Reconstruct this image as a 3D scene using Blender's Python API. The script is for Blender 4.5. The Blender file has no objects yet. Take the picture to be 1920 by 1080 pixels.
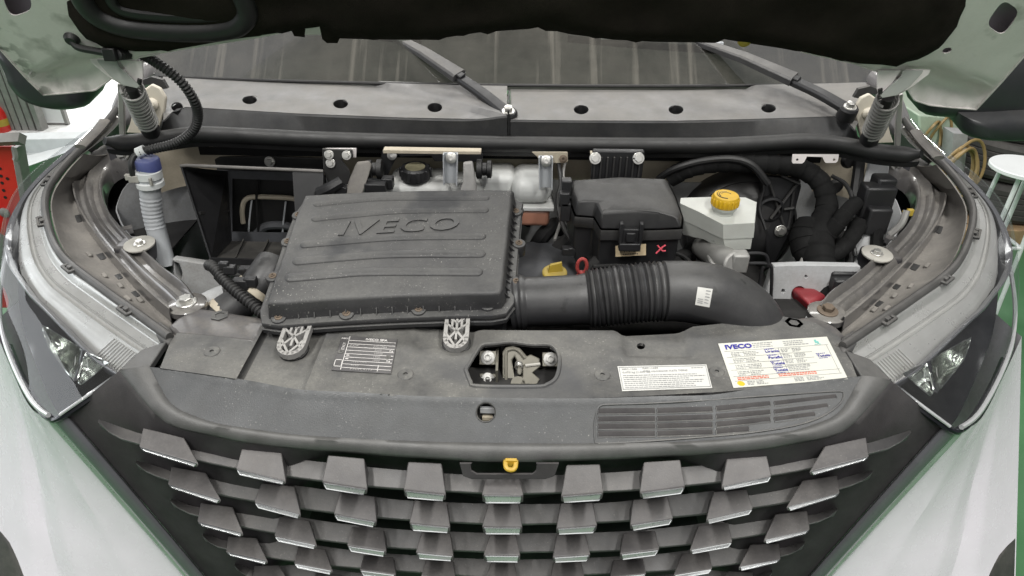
import bpy, bmesh, math, random
from mathutils import Vector as V, Matrix, geometry
random.seed(7)
SC = bpy.context.scene
COL = SC.collection
# ------------------------------------------------------------------ camera
CAM = V((0.0085, 0.0, 1.79)); PITCH = 32.0; ROLL = 0.75; F = 1297.0     # F in photo pixels (1920 wide)
ROT = Matrix.Rotation(math.radians(90-PITCH), 3, 'X') @ Matrix.Rotation(math.radians(ROLL), 3, 'Z')
cd = bpy.data.cameras.new('camera'); cam = bpy.data.objects.new('camera', cd); COL.objects.link(cam)
cam.matrix_world = Matrix.Translation(CAM) @ ROT.to_4x4()
cd.sensor_width = 36; cd.lens = 36*F/1920; cd.clip_start = .02; cd.clip_end = 200
SC.camera = cam
# ------------------------------------------------------------------ light: an evenly lit workshop hall
wd = bpy.data.worlds.new('World'); SC.world = wd; wd.use_nodes = True
bgn = wd.node_tree.nodes['Background']; bgn.inputs[0].default_value = (.95, .97, 1.0, 1); bgn.inputs[1].default_value = .12
def area(name, loc, aim, sx, sy, power, col):
    l = bpy.data.lights.new(name, 'AREA'); l.shape = 'RECTANGLE'; l.size = sx; l.size_y = sy; l.energy = power; l.color = col
    o = bpy.data.objects.new(name, l); COL.objects.link(o); o.location = loc
    o.rotation_euler = (V(aim)-V(loc)).to_track_quat('-Z', 'Y').to_euler()
    return o
area('ceiling_lamp_row', (-1.1, -.4, 4.2), (-1.1, -.4, 0), .3, 3.0, 145, (1, .985, .95))
area('ceiling_lamp_row.001', (1.3, -.4, 4.2), (1.3, -.4, 0), .3, 3.0, 145, (1, .985, .95))
area('ceiling_lamp_row.002', (0, 4.2, 5.0), (0, 3.4, 0), 5.0, .6, 130, (1, .985, .95))
area('doorway_daylight', (-5.5, 1.5, 2.2), (-.5, .8, 1.0), 3.0, 2.6, 75, (.93, .97, 1))
area('front_fill', (.3, -4.6, 3.4), (0, 1.0, 1.1), 4.5, 2.4, 45, (1, .99, .97))  # fill light added in front of the van
SC.view_settings.view_transform = 'Standard'; SC.view_settings.look = 'None'
SC.view_settings.exposure = 0.1; SC.view_settings.gamma = 1.0; SC.view_settings.use_curve_mapping = False
SC.cycles.use_denoising = True
SC.cycles.max_bounces = 8; SC.cycles.transparent_max_bounces = 16; SC.cycles.caustics_reflective = False; SC.cycles.caustics_refractive = False
# ------------------------------------------------------------------ measuring: photo pixel -> ray -> point on a plane of the place
def ray(px, py):
    return ROT @ V((px-960, 540-py, -F))
def Z(px, py, z):
    d = ray(px, py); return CAM + d*((z-CAM.z)/d.z)
def Y(px, py, y):
    d = ray(px, py); return CAM + d*((y-CAM.y)/d.y)
def X(px, py, x):
    d = ray(px, py); return CAM + d*((x-CAM.x)/d.x)
class Pl:                                    # a plane with its own u, v, n axes
    def __init__(s, o, u, v):
        s.o = V(o); s.u = V(u).normalized(); s.n = s.u.cross(V(v)).normalized(); s.v = s.n.cross(s.u)
        if s.n.dot(CAM-s.o) < 0: s.n = -s.n
    def hit(s, px, py):
        d = ray(px, py); return CAM + d*((s.o-CAM).dot(s.n)/d.dot(s.n))
    def uv(s, px, py):
        p = s.hit(px, py)-s.o; return (p.dot(s.u), p.dot(s.v))
    def at(s, a, b, h=0): return s.o + s.u*a + s.v*b + s.n*h
def mir(p): return V((-p.x, p.y, p.z))
def sx(p, s): return V((p.x*s, p.y, p.z))
# ------------------------------------------------------------------ curves
def cr(pts, n):
    """n points evenly spaced along a smooth curve through pts"""
    P = [V(p) for p in pts]
    if len(P) == 2: return [P[0].lerp(P[1], i/(n-1)) for i in range(n)]
    Q = [P[0]*2-P[1]] + P + [P[-1]*2-P[-2]]
    fine = []
    for i in range(1, len(Q)-2):
        p0, p1, p2, p3 = Q[i-1:i+3]
        for k in range(12):
            t = k/12
            fine.append(.5*((2*p1)+(p2-p0)*t+(2*p0-5*p1+4*p2-p3)*t*t+(3*p1-p0-3*p2+p3)*t**3))
    fine.append(P[-1])
    return ev(fine, n)
def ev(fine, n):
    L = [0]
    for a, b in zip(fine, fine[1:]): L.append(L[-1]+(b-a).length)
    out = []; j = 0
    for i in range(n):
        s = L[-1]*i/(n-1)
        while j < len(L)-2 and L[j+1] < s: j += 1
        d = L[j+1]-L[j]
        out.append(fine[j].lerp(fine[j+1], (s-L[j])/d if d > 0 else 0))
    return out
def sm(a, b, x):
    t = min(1, max(0, (x-a)/(b-a))); return t*t*(3-2*t)
# ------------------------------------------------------------------ mesh collecting
class MB:
    def __init__(s): s.v = []; s.f = []
    def add(s, vs, fs):
        k = len(s.v); s.v += [V(p) for p in vs]; s.f += [tuple(i+k for i in f) for f in fs]; return s
    def box(s, c, hx, hy, hz, ax=None):
        c = V(c); ax = ax or (V((1,0,0)), V((0,1,0)), V((0,0,1)))
        vs = [c+ax[0]*hx*i+ax[1]*hy*j+ax[2]*hz*k for i in (-1,1) for j in (-1,1) for k in (-1,1)]
        return s.add(vs, [(0,1,3,2),(4,6,7,5),(0,4,5,1),(2,3,7,6),(0,2,6,4),(1,5,7,3)])
    def hexa(s, b, t):                       # two quads b and t, ring order
        return s.add(list(b)+list(t), [(3,2,1,0),(4,5,6,7)]+[(i,(i+1)%4,4+(i+1)%4,4+i) for i in range(4)])
    def prism(s, pts, vec):
        n = len(pts); vec = V(vec)
        return s.add([V(p) for p in pts]+[V(p)+vec for p in pts], [tuple(range(n)), tuple(range(2*n-1, n-1, -1))]+[(i,(i+1)%n,n+(i+1)%n,n+i) for i in range(n)])
    def rings(s, rs, cap0=True, cap1=True, closed=True):
        n = len(rs[0]); k = len(s.v)
        for r in rs: s.v += [V(p) for p in r]
        m = n if closed else n-1
        for a in range(len(rs)-1):
            for i in range(m):
                j = (i+1) % n
                s.f.append((k+a*n+i, k+a*n+j, k+(a+1)*n+j, k+(a+1)*n+i))
        if cap0: s.f.append(tuple(k+i for i in range(n-1, -1, -1)))
        if cap1: s.f.append(tuple(k+(len(rs)-1)*n+i for i in range(n)))
        return s
    def tube(s, pts, r, seg=12, flat=1.0, up=None, cap=True):
        """r: number or function of (fraction along, length so far); flat squashes the section along `up`"""
        pts = [V(p) for p in pts]; n = len(pts); rs = []; L = 0
        tot = sum((b-a).length for a, b in zip(pts, pts[1:]))
        t0 = (pts[1]-pts[0]).normalized()
        ref = V(up) if up else (V((0,0,1)) if abs(t0.z) < .9 else V((1,0,0)))
        for i, p in enumerate(pts):
            if i: L += (p-pts[i-1]).length
            t = (pts[min(i+1, n-1)]-pts[max(i-1, 0)]).normalized()
            a = t.cross(ref).normalized(); b = a.cross(t).normalized()
            if not up: ref = b
            rr = r(L/tot, L) if callable(r) else r
            rs.append([p+a*rr*math.cos(2*math.pi*k/seg)+b*rr*flat*math.sin(2*math.pi*k/seg) for k in range(seg)])
        return s.rings(rs, cap, cap)
    def lathe(s, prof, c, axis, seg=24, cap0=True, cap1=True):
        c = V(c); ax = V(axis).normalized(); a = ax.orthogonal().normalized(); b = ax.cross(a)
        return s.rings([[c+ax*h+(a*math.cos(2*math.pi*k/seg)+b*math.sin(2*math.pi*k/seg))*r for k in range(seg)] for r, h in prof], cap0, cap1)
    def grid(s, rows): return s.rings(rows, False, False, False)
    def sweep(s, pts, sec, up, scale=None):  # a section of (side, up) offsets along pts
        pts = [V(p) for p in pts]; n = len(pts); rs = []
        for i, p in enumerate(pts):
            t = (pts[min(i+1, n-1)]-pts[max(i-1, 0)]).normalized(); a = t.cross(V(up)).normalized(); b = a.cross(t)
            k = scale(i/(n-1)) if scale else (1, 1)
            rs.append([p+a*q[0]*k[0]+b*q[1]*k[1] for q in sec])
        return s.rings(rs)
def inpoly(p, poly):
    c = False; j = len(poly)-1
    for i in range(len(poly)):
        if (poly[i][1] > p[1]) != (poly[j][1] > p[1]) and p[0] < (poly[j][0]-poly[i][0])*(p[1]-poly[i][1])/(poly[j][1]-poly[i][1])+poly[i][0]: c = not c
        j = i
    return c
def plate(frame, outline, holes=(), step=None, h=None):
    """open sheet in a frame, triangulated with inner points so that h(a, b) can shape it"""
    vs = []; es = []
    for loop in [outline]+list(holes):
        k = len(vs); vs += [V((a, b)) for a, b in loop]; n = len(loop); es += [(k+i, k+(i+1) % n) for i in range(n)]
    if step:
        a0 = min(p[0] for p in outline); a1 = max(p[0] for p in outline); b0 = min(p[1] for p in outline); b1 = max(p[1] for p in outline)
        a = a0+step/2; r = 0
        while a < a1:
            b = b0+step/2+(step/2 if r % 2 else 0)
            while b < b1:
                if inpoly((a, b), outline) and not any(inpoly((a, b), q) for q in holes): vs.append(V((a, b)))
                b += step
            a += step*.87; r += 1
    ov, oe, of, _, _, _ = geometry.delaunay_2d_cdt(vs, es, [], 0, 1e-6)
    m = MB(); fs = []
    for f in of:
        c = sum((ov[i] for i in f), V((0, 0)))/len(f)
        if inpoly(c, outline) and not any(inpoly(c, q) for q in holes): fs.append(f)
    return m.add([frame.at(p[0], p[1], h(p[0], p[1]) if h else 0) for p in ov], fs)
def ell(ca, cb, ra, rb, n=20, rot=0):
    return [(ca+ra*math.cos(t)*math.cos(rot)-rb*math.sin(t)*math.sin(rot), cb+ra*math.cos(t)*math.sin(rot)+rb*math.sin(t)*math.cos(rot)) for t in [2*math.pi*i/n for i in range(n)]]
def rrect(a0, b0, a1, b1, r, n=5):
    out = []
    for cx, cy, s in ((a1-r, b0+r, -90), (a1-r, b1-r, 0), (a0+r, b1-r, 90), (a0+r, b0+r, 180)):
        for i in range(n+1):
            t = math.radians(s+90*i/n); out.append((cx+r*math.cos(t), cy+r*math.sin(t)))
    return out
WM = {}
def place(o, parent):
    if parent is not None:
        o.parent = parent; o.matrix_parent_inverse = WM.get(parent.name, Matrix.Identity(4)).inverted()
def obj(name, m, mat, parent=None, label=None, smooth=35, bevel=0, solid=0, sub=0, off=-1, kind=None, seg=2):
    if isinstance(m, MB):
        me = bpy.data.meshes.new(name); bm = bmesh.new()
        vv = [bm.verts.new(p) for p in m.v]
        for f in m.f:
            try: bm.faces.new([vv[i] for i in f])
            except ValueError: pass
        loose = [v for v in bm.verts if not v.link_faces]
        if loose: bmesh.ops.delete(bm, geom=loose, context='VERTS')
        bmesh.ops.remove_doubles(bm, verts=bm.verts, dist=1e-5)
        bmesh.ops.recalc_face_normals(bm, faces=bm.faces)
        bm.to_mesh(me); bm.free()
        me.polygons.foreach_set('use_smooth', [True]*len(me.polygons))
        if smooth: me.set_sharp_from_angle(angle=math.radians(smooth))
        if solid:                                # keep the rims of sheets crisp
            cnt = {}
            for pl in me.polygons:
                for k in pl.edge_keys: cnt[k] = cnt.get(k, 0)+1
            at = me.attributes.get('sharp_edge') or me.attributes.new('sharp_edge', 'BOOLEAN', 'EDGE')
            for e in me.edges:
                if cnt.get(tuple(sorted(e.vertices)), 0) == 1: at.data[e.index].value = True
        me.materials.append(mat)
    else: me = m
    o = bpy.data.objects.new(name, me); COL.objects.link(o); place(o, parent)
    if sub: md = o.modifiers.new('sub', 'SUBSURF'); md.levels = sub; md.render_levels = sub
    if solid: md = o.modifiers.new('solid', 'SOLIDIFY'); md.thickness = solid; md.offset = off
    if bevel: md = o.modifiers.new('bevel', 'BEVEL'); md.width = bevel; md.segments = seg; md.limit_method = 'ANGLE'; md.angle_limit = math.radians(32); md.harden_normals = False
    if label: o['label'] = label
    if kind: o['kind'] = kind
    return o
def inst(name, me, mtx, parent):
    o = bpy.data.objects.new(name, me); COL.objects.link(o); place(o, parent); o.matrix_basis = mtx; return o
def thing(name, label, cat, loc=(0,0,0), group=None):
    o = bpy.data.objects.new(name, None); COL.objects.link(o); o.location = loc; WM[o.name] = Matrix.Translation(V(loc))
    o['label'] = label; o['category'] = cat
    if group: o['group'] = group
    return o
def tag(o, label, cat, group=None):
    o['label'] = label; o['category'] = cat
    if group: o['group'] = group
    return o
def text(name, s, frame, a, b, h, size, mat, parent, ext=.0003, rot=0, shear=0, bold=0, sx_=1, align='LEFT', curve=None, space=1.0):
    c = bpy.data.curves.new(name, 'FONT'); c.body = s; c.size = size; c.extrude = ext; c.shear = shear; c.offset = bold; c.align_x = align; c.resolution_u = 3; c.space_character = space
    t = bpy.data.objects.new(name, c); COL.objects.link(t)
    me = bpy.data.meshes.new_from_object(t.evaluated_get(bpy.context.evaluated_depsgraph_get()))
    bpy.data.objects.remove(t); bpy.data.curves.remove(c)
    cs, sn = math.cos(rot), math.sin(rot)
    for v in me.vertices:
        x, y, z = v.co.x*sx_, v.co.y, v.co.z
        aa = a+x*cs-y*sn; bb = b+x*sn+y*cs
        v.co = frame.at(aa, bb, h+z+(curve(aa, bb) if curve else 0))
    me.materials.clear(); me.materials.append(mat); me.name = name
    o = bpy.data.objects.new(name, me); COL.objects.link(o); place(o, parent); return o
# ------------------------------------------------------------------ materials
MT = {}
def mat(name, base, rough=.5, metal=0, dust=0, dcol=(.26, .245, .215), bump=0, scale=60, spots=0, coat=0, vary=.25, dscale=9, spec=.5, trans=0, up=True, alpha=1, spotcol=(.5,.49,.45), scratch=0):
    if max(base) < .25 and metal < .3 and max(base)-min(base) < .05:      # dusty dark plastics and rubber
        base = tuple(c*1.15 for c in base)
    m = bpy.data.materials.new(name); m.use_nodes = True; nt = m.node_tree; N = nt.nodes; L = nt.links
    b = N['Principled BSDF']; b.inputs['Metallic'].default_value = metal; b.inputs['Coat Weight'].default_value = coat; b.inputs['Coat Roughness'].default_value = .08
    b.inputs['Specular IOR Level'].default_value = spec; b.inputs['Transmission Weight'].default_value = trans; b.inputs['Alpha'].default_value = alpha
    tc = N.new('ShaderNodeTexCoord')
    def noise(sc, det=4, rg=.6):
        n = N.new('ShaderNodeTexNoise'); n.inputs['Scale'].default_value = sc; n.inputs['Detail'].default_value = det; n.inputs['Roughness'].default_value = rg
        L.new(tc.outputs['Object'], n.inputs['Vector']); return n.outputs['Fac']
    def rmp(x, lo, hi, a=0., c=1.):
        r = N.new('ShaderNodeMapRange'); r.inputs[1].default_value = lo; r.inputs[2].default_value = hi; r.inputs[3].default_value = a; r.inputs[4].default_value = c; L.new(x, r.inputs[0]); return r.outputs[0]
    def mul(x, y):
        q = N.new('ShaderNodeMath'); q.operation = 'MULTIPLY'; L.new(x, q.inputs[0])
        if isinstance(y, float): q.inputs[1].default_value = y
        else: L.new(y, q.inputs[1])
        return q.outputs[0]
    def mix(f, c0, c1):
        x = N.new('ShaderNodeMix'); x.data_type = 'RGBA'; L.new(f, x.inputs[0])
        for k, c in ((6, c0), (7, c1)):
            if isinstance(c, tuple): x.inputs[k].default_value = (*c, 1)
            else: L.new(c, x.inputs[k])
        return x.outputs[2]
    col = mix(rmp(noise(scale*.35, 5), .3, .7), tuple(c*(1-vary) for c in base), tuple(min(1, c*(1+vary)) for c in base))
    ro = rmp(noise(scale*.5), .3, .7, max(.03, rough*.85), min(1, rough*1.18))
    if dust:
        f = rmp(noise(dscale, 9, .72), .34, .64, .18, 1.)
        if up:
            g = N.new('ShaderNodeNewGeometry'); sp = N.new('ShaderNodeSeparateXYZ'); L.new(g.outputs['Normal'], sp.inputs[0])
            f = mul(f, rmp(sp.outputs[2], -.1, .95, .12, 1.))
        f = mul(f, rmp(noise(220, 2), .25, .75, .7, 1.1)); f = mul(f, float(dust))
        col = mix(f, col, dcol)
        q = N.new('ShaderNodeMath'); q.operation = 'ADD'; q.use_clamp = True; L.new(ro, q.inputs[0]); L.new(mul(f, .35), q.inputs[1]); ro = q.outputs[0]
    if spots:
        f = mul(rmp(noise(330, 2, .5), .66, .74), rmp(noise(14, 3), .4, .65)); f = mul(f, float(spots)); col = mix(f, col, spotcol)
    if scratch:
        mp = N.new('ShaderNodeMapping'); mp.inputs['Rotation'].default_value = (.3, .5, .9); mp.inputs['Scale'].default_value = (700, 22, 60); L.new(tc.outputs['Object'], mp.inputs[0])
        n = N.new('ShaderNodeTexNoise'); n.inputs['Scale'].default_value = 1; n.inputs['Detail'].default_value = 2; L.new(mp.outputs[0], n.inputs['Vector'])
        col = mix(mul(rmp(n.outputs['Fac'], .6, .75), float(scratch)), col, tuple(min(1, c*1.6+.05) for c in base))
    L.new(col, b.inputs['Base Color']); L.new(ro, b.inputs['Roughness'])
    if bump:
        bp = N.new('ShaderNodeBump'); bp.inputs['Strength'].default_value = bump; bp.inputs['Distance'].default_value = .001; L.new(noise(scale*9, 3), bp.inputs['Height']); L.new(bp.outputs[0], b.inputs['Normal'])
    MT[name] = m; return m
def emit(name, c, s):
    m = bpy.data.materials.new(name); m.use_nodes = True; b = m.node_tree.nodes['Principled BSDF']
    b.inputs['Base Color'].default_value = (*c, 1); b.inputs['Emission Color'].default_value = (*c, 1); b.inputs['Emission Strength'].default_value = s; MT[name] = m; return m
def clear(name, tint, haze, hcol=(.6, .6, .58), rough=.06, lo=.06, hi=.75, streaks=0):
    """thin clear shell: see-through seen straight on, mirror-like at a slant, with some haze and scratches"""
    m = bpy.data.materials.new(name); m.use_nodes = True; nt = m.node_tree; N = nt.nodes; L = nt.links; N.remove(N['Principled BSDF'])
    out = N['Material Output']; tr = N.new('ShaderNodeBsdfTransparent'); tr.inputs[0].default_value = (*tint, 1)
    gl = N.new('ShaderNodeBsdfGlossy'); gl.inputs['Roughness'].default_value = rough; df = N.new('ShaderNodeBsdfDiffuse'); df.inputs[0].default_value = (*hcol, 1)
    lw = N.new('ShaderNodeLayerWeight'); lw.inputs[0].default_value = .35; r = N.new('ShaderNodeMapRange'); r.inputs[3].default_value = lo; r.inputs[4].default_value = hi; L.new(lw.outputs['Fresnel'], r.inputs[0])
    a = N.new('ShaderNodeMixShader'); L.new(r.outputs[0], a.inputs[0]); L.new(tr.outputs[0], a.inputs[1]); L.new(gl.outputs[0], a.inputs[2])
    tc = N.new('ShaderNodeTexCoord'); n = N.new('ShaderNodeTexNoise'); n.inputs['Scale'].default_value = 6; n.inputs['Detail'].default_value = 8; n.inputs['Roughness'].default_value = .7; L.new(tc.outputs['Object'], n.inputs['Vector'])
    q = N.new('ShaderNodeMapRange'); q.inputs[1].default_value = .35; q.inputs[2].default_value = .7; q.inputs[3].default_value = haze*.35; q.inputs[4].default_value = haze; L.new(n.outputs['Fac'], q.inputs[0])
    fac = q.outputs[0]
    if streaks:                                   # pale vertical streaks in the colour, standing in for reflections
        mp = N.new('ShaderNodeMapping'); mp.inputs['Scale'].default_value = (55, 1.6, 1.6); L.new(tc.outputs['Object'], mp.inputs[0])
        n2 = N.new('ShaderNodeTexNoise'); n2.inputs['Scale'].default_value = 1; n2.inputs['Detail'].default_value = 5; L.new(mp.outputs[0], n2.inputs['Vector'])
        q2 = N.new('ShaderNodeMapRange'); q2.inputs[1].default_value = .56; q2.inputs[2].default_value = .68; q2.inputs[4].default_value = streaks; L.new(n2.outputs['Fac'], q2.inputs[0])
        ad = N.new('ShaderNodeMath'); ad.operation = 'ADD'; ad.use_clamp = True; L.new(fac, ad.inputs[0]); L.new(q2.outputs[0], ad.inputs[1]); fac = ad.outputs[0]
    c = N.new('ShaderNodeMixShader'); L.new(fac, c.inputs[0]); L.new(a.outputs[0], c.inputs[1]); L.new(df.outputs[0], c.inputs[2])
    L.new(c.outputs[0], out.inputs[0]); MT[name] = m; return m
def stainer(m, lo, hi, scale, colr, amount, axis=(1, 1, 1), xr=None):
    """add blotches with a shape of their own (wet or rubbed patches, grime) over a material"""
    nt = m.node_tree; N = nt.nodes; L = nt.links; b = N['Principled BSDF']
    src = b.inputs['Base Color'].links[0].from_socket
    tc = N.new('ShaderNodeTexCoord'); mp = N.new('ShaderNodeMapping'); mp.inputs['Scale'].default_value = axis; L.new(tc.outputs['Object'], mp.inputs[0])
    n = N.new('ShaderNodeTexNoise'); n.inputs['Scale'].default_value = scale; n.inputs['Detail'].default_value = 5; L.new(mp.outputs[0], n.inputs['Vector'])
    r = N.new('ShaderNodeMapRange'); r.inputs[1].default_value = lo; r.inputs[2].default_value = hi; r.inputs[4].default_value = amount; L.new(n.outputs['Fac'], r.inputs[0])
    fac = r.outputs[0]
    if xr:
        sp = N.new('ShaderNodeSeparateXYZ'); L.new(tc.outputs['Object'], sp.inputs[0]); r2 = N.new('ShaderNodeMapRange'); r2.inputs[1].default_value = xr[0]; r2.inputs[2].default_value = xr[1]; L.new(sp.outputs[0], r2.inputs[0])
        q = N.new('ShaderNodeMath'); q.operation = 'MULTIPLY'; L.new(fac, q.inputs[0]); L.new(r2.outputs[0], q.inputs[1]); fac = q.outputs[0]
    x = N.new('ShaderNodeMix'); x.data_type = 'RGBA'; L.new(fac, x.inputs[0]); L.new(src, x.inputs[6]); x.inputs[7].default_value = (*colr, 1); L.new(x.outputs[2], b.inputs['Base Color'])
    return m
black = mat('black_plastic', (.018, .018, .019), .5, dust=.35, bump=.25)
blackbare = mat('black_plastic_clean', (.014, .014, .015), .45, bump=.2, vary=.2)
panelm = mat('slam_panel_plastic', (.040, .040, .042), .42, dust=.88, dcol=(.172, .167, .152), bump=.3, spots=.5, dscale=7)
stainer(panelm, .56, .63, 6, (.062, .063, .067), .55)
fascm = mat('fascia_plastic', (.038, .040, .043), .38, dust=.35, dcol=(.11, .109, .104), bump=.3, spots=.35, up=False, dscale=5)
bandm = mat('lit_band_plastic', (.052, .052, .052), .42, dust=.45, dcol=(.15, .145, .135), bump=.35, dscale=6)  # made lighter: the light on the upward-facing band is put into its colour
surrm = mat('surround_plastic', (.028, .026, .028), .7, dust=.16, bump=.4, spec=.25)
tilem = mat('grille_tile_plastic', (.036, .034, .036), .4, dust=.6, dcol=(.155, .145, .137), bump=.25, dscale=6, spots=.15)
barm = mat('grille_bar_plastic', (.040, .040, .042), .42, dust=.65, dcol=(.165, .155, .146), bump=.25, dscale=6, spots=.3)
chrome = mat('chrome', (.62, .64, .64), .14, 1, vary=.06, dust=.12)
insertm = mat('smoked_chrome', (.58, .59, .60), .22, .7, vary=.12, dust=.3, dcol=(.3, .29, .27), up=False)
airm = mat('filter_lid_plastic', (.022, .022, .024), .4, dust=.95, dcol=(.112, .110, .105), bump=.3, spots=.75, dscale=6)
stainer(airm, .58, .66, 7, (.030, .031, .034), .85)
airw = mat('filter_wall_plastic', (.022, .022, .024), .5, dust=.4, dcol=(.15,.145,.135), bump=.2)
hosem = mat('intake_hose_rubber', (.022, .022, .024), .33, dust=.7, dcol=(.095, .093, .088), bump=.15, dscale=5)
stainer(hosem, .64, .67, 22, (.02, .02, .02), .8)
rubber = mat('black_rubber', (.008, .008, .0085), .48, dust=.25, dcol=(.10, .097, .09), bump=.15)
felt = mat('black_felt', (.013, .010, .009), 1, bump=1, spec=.08, dust=.5, dcol=(.032, .028, .021), up=False, dscale=5, scale=90)
hoodw = mat('bonnet_paint', (.77, .72, .715), .38, coat=.3, vary=.03, dust=.35, dcol=(.38, .36, .32), dscale=5, up=False)
stainer(hoodw, .5, .58, 34, (.035, .032, .028), .9, xr=(-.84, -.90))
stainer(hoodw, .60, .72, 14, (.2, .19, .17), .6)
white = mat('white_paint', (.68, .645, .70), .26, coat=.3, vary=.02)
beige = mat('dirty_cream_paint', (.55, .49, .39), .5, dust=.6, dcol=(.3, .26, .19), up=False, dscale=5, vary=.06)
greyd = mat('dirty_grey_paint', (.30, .31, .325), .5, dust=.7, dcol=(.11, .105, .095), up=False, dscale=4, vary=.08)
fillm = mat('filler_neck_plastic', (.42, .44, .46), .4, vary=.06, dust=.4, dcol=(.26, .26, .26), dscale=8, up=False)
greyp = mat('dirty_white_paint', (.50, .515, .53), .5, dust=.7, dcol=(.2, .185, .165), up=False, dscale=4, vary=.06)
steel = mat('zinc_bolt', (.62, .61, .58), .35, .85, vary=.1)
rust = mat('rusty_bolt', (.15, .115, .085), .7, .35, vary=.4)
darkpaint = mat('dark_glossy_paint', (.03, .03, .036), .35, coat=.2, dust=.5, dcol=(.22, .2, .17), dscale=12)
railm = mat('dusty_rail_paint', (.05, .048, .05), .26, coat=.9, dust=.75, dcol=(.24, .225, .20), dscale=8, scratch=.3)
traym = mat('tray_plastic', (.085, .08, .075), .6, dust=.8, dcol=(.25, .232, .208), bump=.2)
gask = mat('gasket_plastic', (.05, .049, .048), .5, dust=.35, dcol=(.15, .14, .13))
lens = clear('headlight_lens', (.95, .96, .97), .035, (.6, .6, .58), .03, .05, .28)
bezel = mat('silver_bezel', (.62, .61, .585), .25, .6, vary=.06, dust=.25, dcol=(.42, .41, .38), dscale=12, up=False)
refl = mat('mirror_reflector', (.62, .64, .61), .16, 1, vary=.04)
cavity = mat('headlight_black', (.007, .0075, .010), .22, vary=.15)
whitepl = mat('translucent_white_plastic', (.62, .64, .64), .35, vary=.05, dust=.25, dcol=(.4, .38, .34), dscale=10, up=False)
tankm = mat('coolant_tank_plastic', (.50, .51, .50), .38, vary=.06, dust=.35, dcol=(.33, .31, .28), dscale=8)
cool = mat('coolant_pink', (.40, .19, .13), .35, vary=.1)
bluecap = mat('blue_cap', (.05, .065, .22), .45, dust=.5, dcol=(.34, .36, .42))
yellow = mat('yellow_cap', (.72, .44, .015), .4, vary=.12, dust=.15)
yellowd = mat('dirty_yellow_cap', (.42, .30, .035), .5, vary=.2, dust=.35)
redpl = mat('red_plastic', (.22, .012, .02), .45, vary=.15, dust=.12)
redhook = mat('red_ring', (.34, .05, .045), .5, vary=.2)
castal = mat('cast_aluminium', (.36, .355, .34), .5, .5, bump=.4, vary=.2)
latchm = mat('latch_zinc', (.13, .125, .105), .45, .35, vary=.2, dust=.35, dcol=(.24, .21, .16))
greyplas = mat('grey_clip_plastic', (.33, .32, .29), .6, dust=.5, dcol=(.42, .40, .36))
latt = mat('foot_grey_plastic', (.23, .225, .22), .55, dust=.6, dcol=(.36, .345, .32))
strapm = mat('grey_bracket', (.45, .47, .49), .45, vary=.06, dust=.2)
cowlm = mat('cowl_grey_plastic', (.10, .10, .102), .38, dust=.65, dcol=(.24, .226, .203), bump=.25, dscale=6)
cowlf = mat('cowl_front_plastic', (.015, .016, .018), .6, dust=.12, bump=.25, up=False)
glass = clear('windscreen_glass', (.62, .66, .62), .17, (.32, .30, .26), .02, .10, .85, streaks=.16)  # brownish haze and streaks put the workshop's reflection into the colour
dashm = mat('dark_dash', (.035, .034, .03), .7)
paper = mat('white_label', (.58, .575, .52), .4, vary=.03)
plain = mat('white_print_label', (.56, .555, .53), .45, vary=.03)
ink = mat('black_ink', (.03, .03, .035), .5)
inkg = mat('grey_ink', (.24, .24, .24), .5)
inkb = mat('blue_ink', (.035, .03, .28), .5)
inkr = mat('red_ink', (.55, .14, .09), .5)
inkt = mat('teal_ink', (.15, .42, .38), .5)
platem = mat('id_plate', (.06, .058, .06), .4, .1, dust=.35, dcol=(.2, .19, .18))
platew = mat('id_plate_lines', (.62, .60, .58), .45)
tapeb = mat('cloth_tape', (.008, .008, .008), .85, bump=.7, spec=.2)
dark = mat('engine_black', (.012, .012, .013), .8, spec=.2, dust=.25, dcol=(.09, .085, .075), dscale=6)
engcov = mat('engine_cover', (.05, .052, .058), .55, dust=.3, dcol=(.14, .14, .135), bump=.3)
floorm = mat('green_floor', (.05, .155, .062), .4, vary=.1, scale=8, dust=.2, dcol=(.2, .34, .2), dscale=2)
redm = mat('red_cabinet_paint', (.55, .02, .015), .35, vary=.05, coat=.4)
greym = mat('grey_steel', (.25, .245, .235), .45, .3, vary=.15, dust=.3)
palegreen = mat('pale_green_paint', (.46, .56, .44), .45, vary=.06, dust=.3)
tyrem = mat('tyre_rubber', (.035, .034, .033), .7, dust=.6, dcol=(.17, .158, .145), dscale=5)
hoseyel = mat('amber_hose', (.30, .21, .09), .4, vary=.2)
liftm = mat('pale_lift_paint', (.50, .53, .53), .35, vary=.06, dust=.3)
tablem = mat('white_table', (.78, .80, .80), .35, vary=.02)
woodm = mat('pallet_wood', (.40, .27, .15), .7, vary=.3)
# ================================================================== the ground
flo = MB().add([(-12,-8,0),(14,-8,0),(14,14,0),(-12,14,0)], [(0,1,2,3)])
fo = obj('floor', flo, floorm); fo['kind'] = 'structure'
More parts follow.
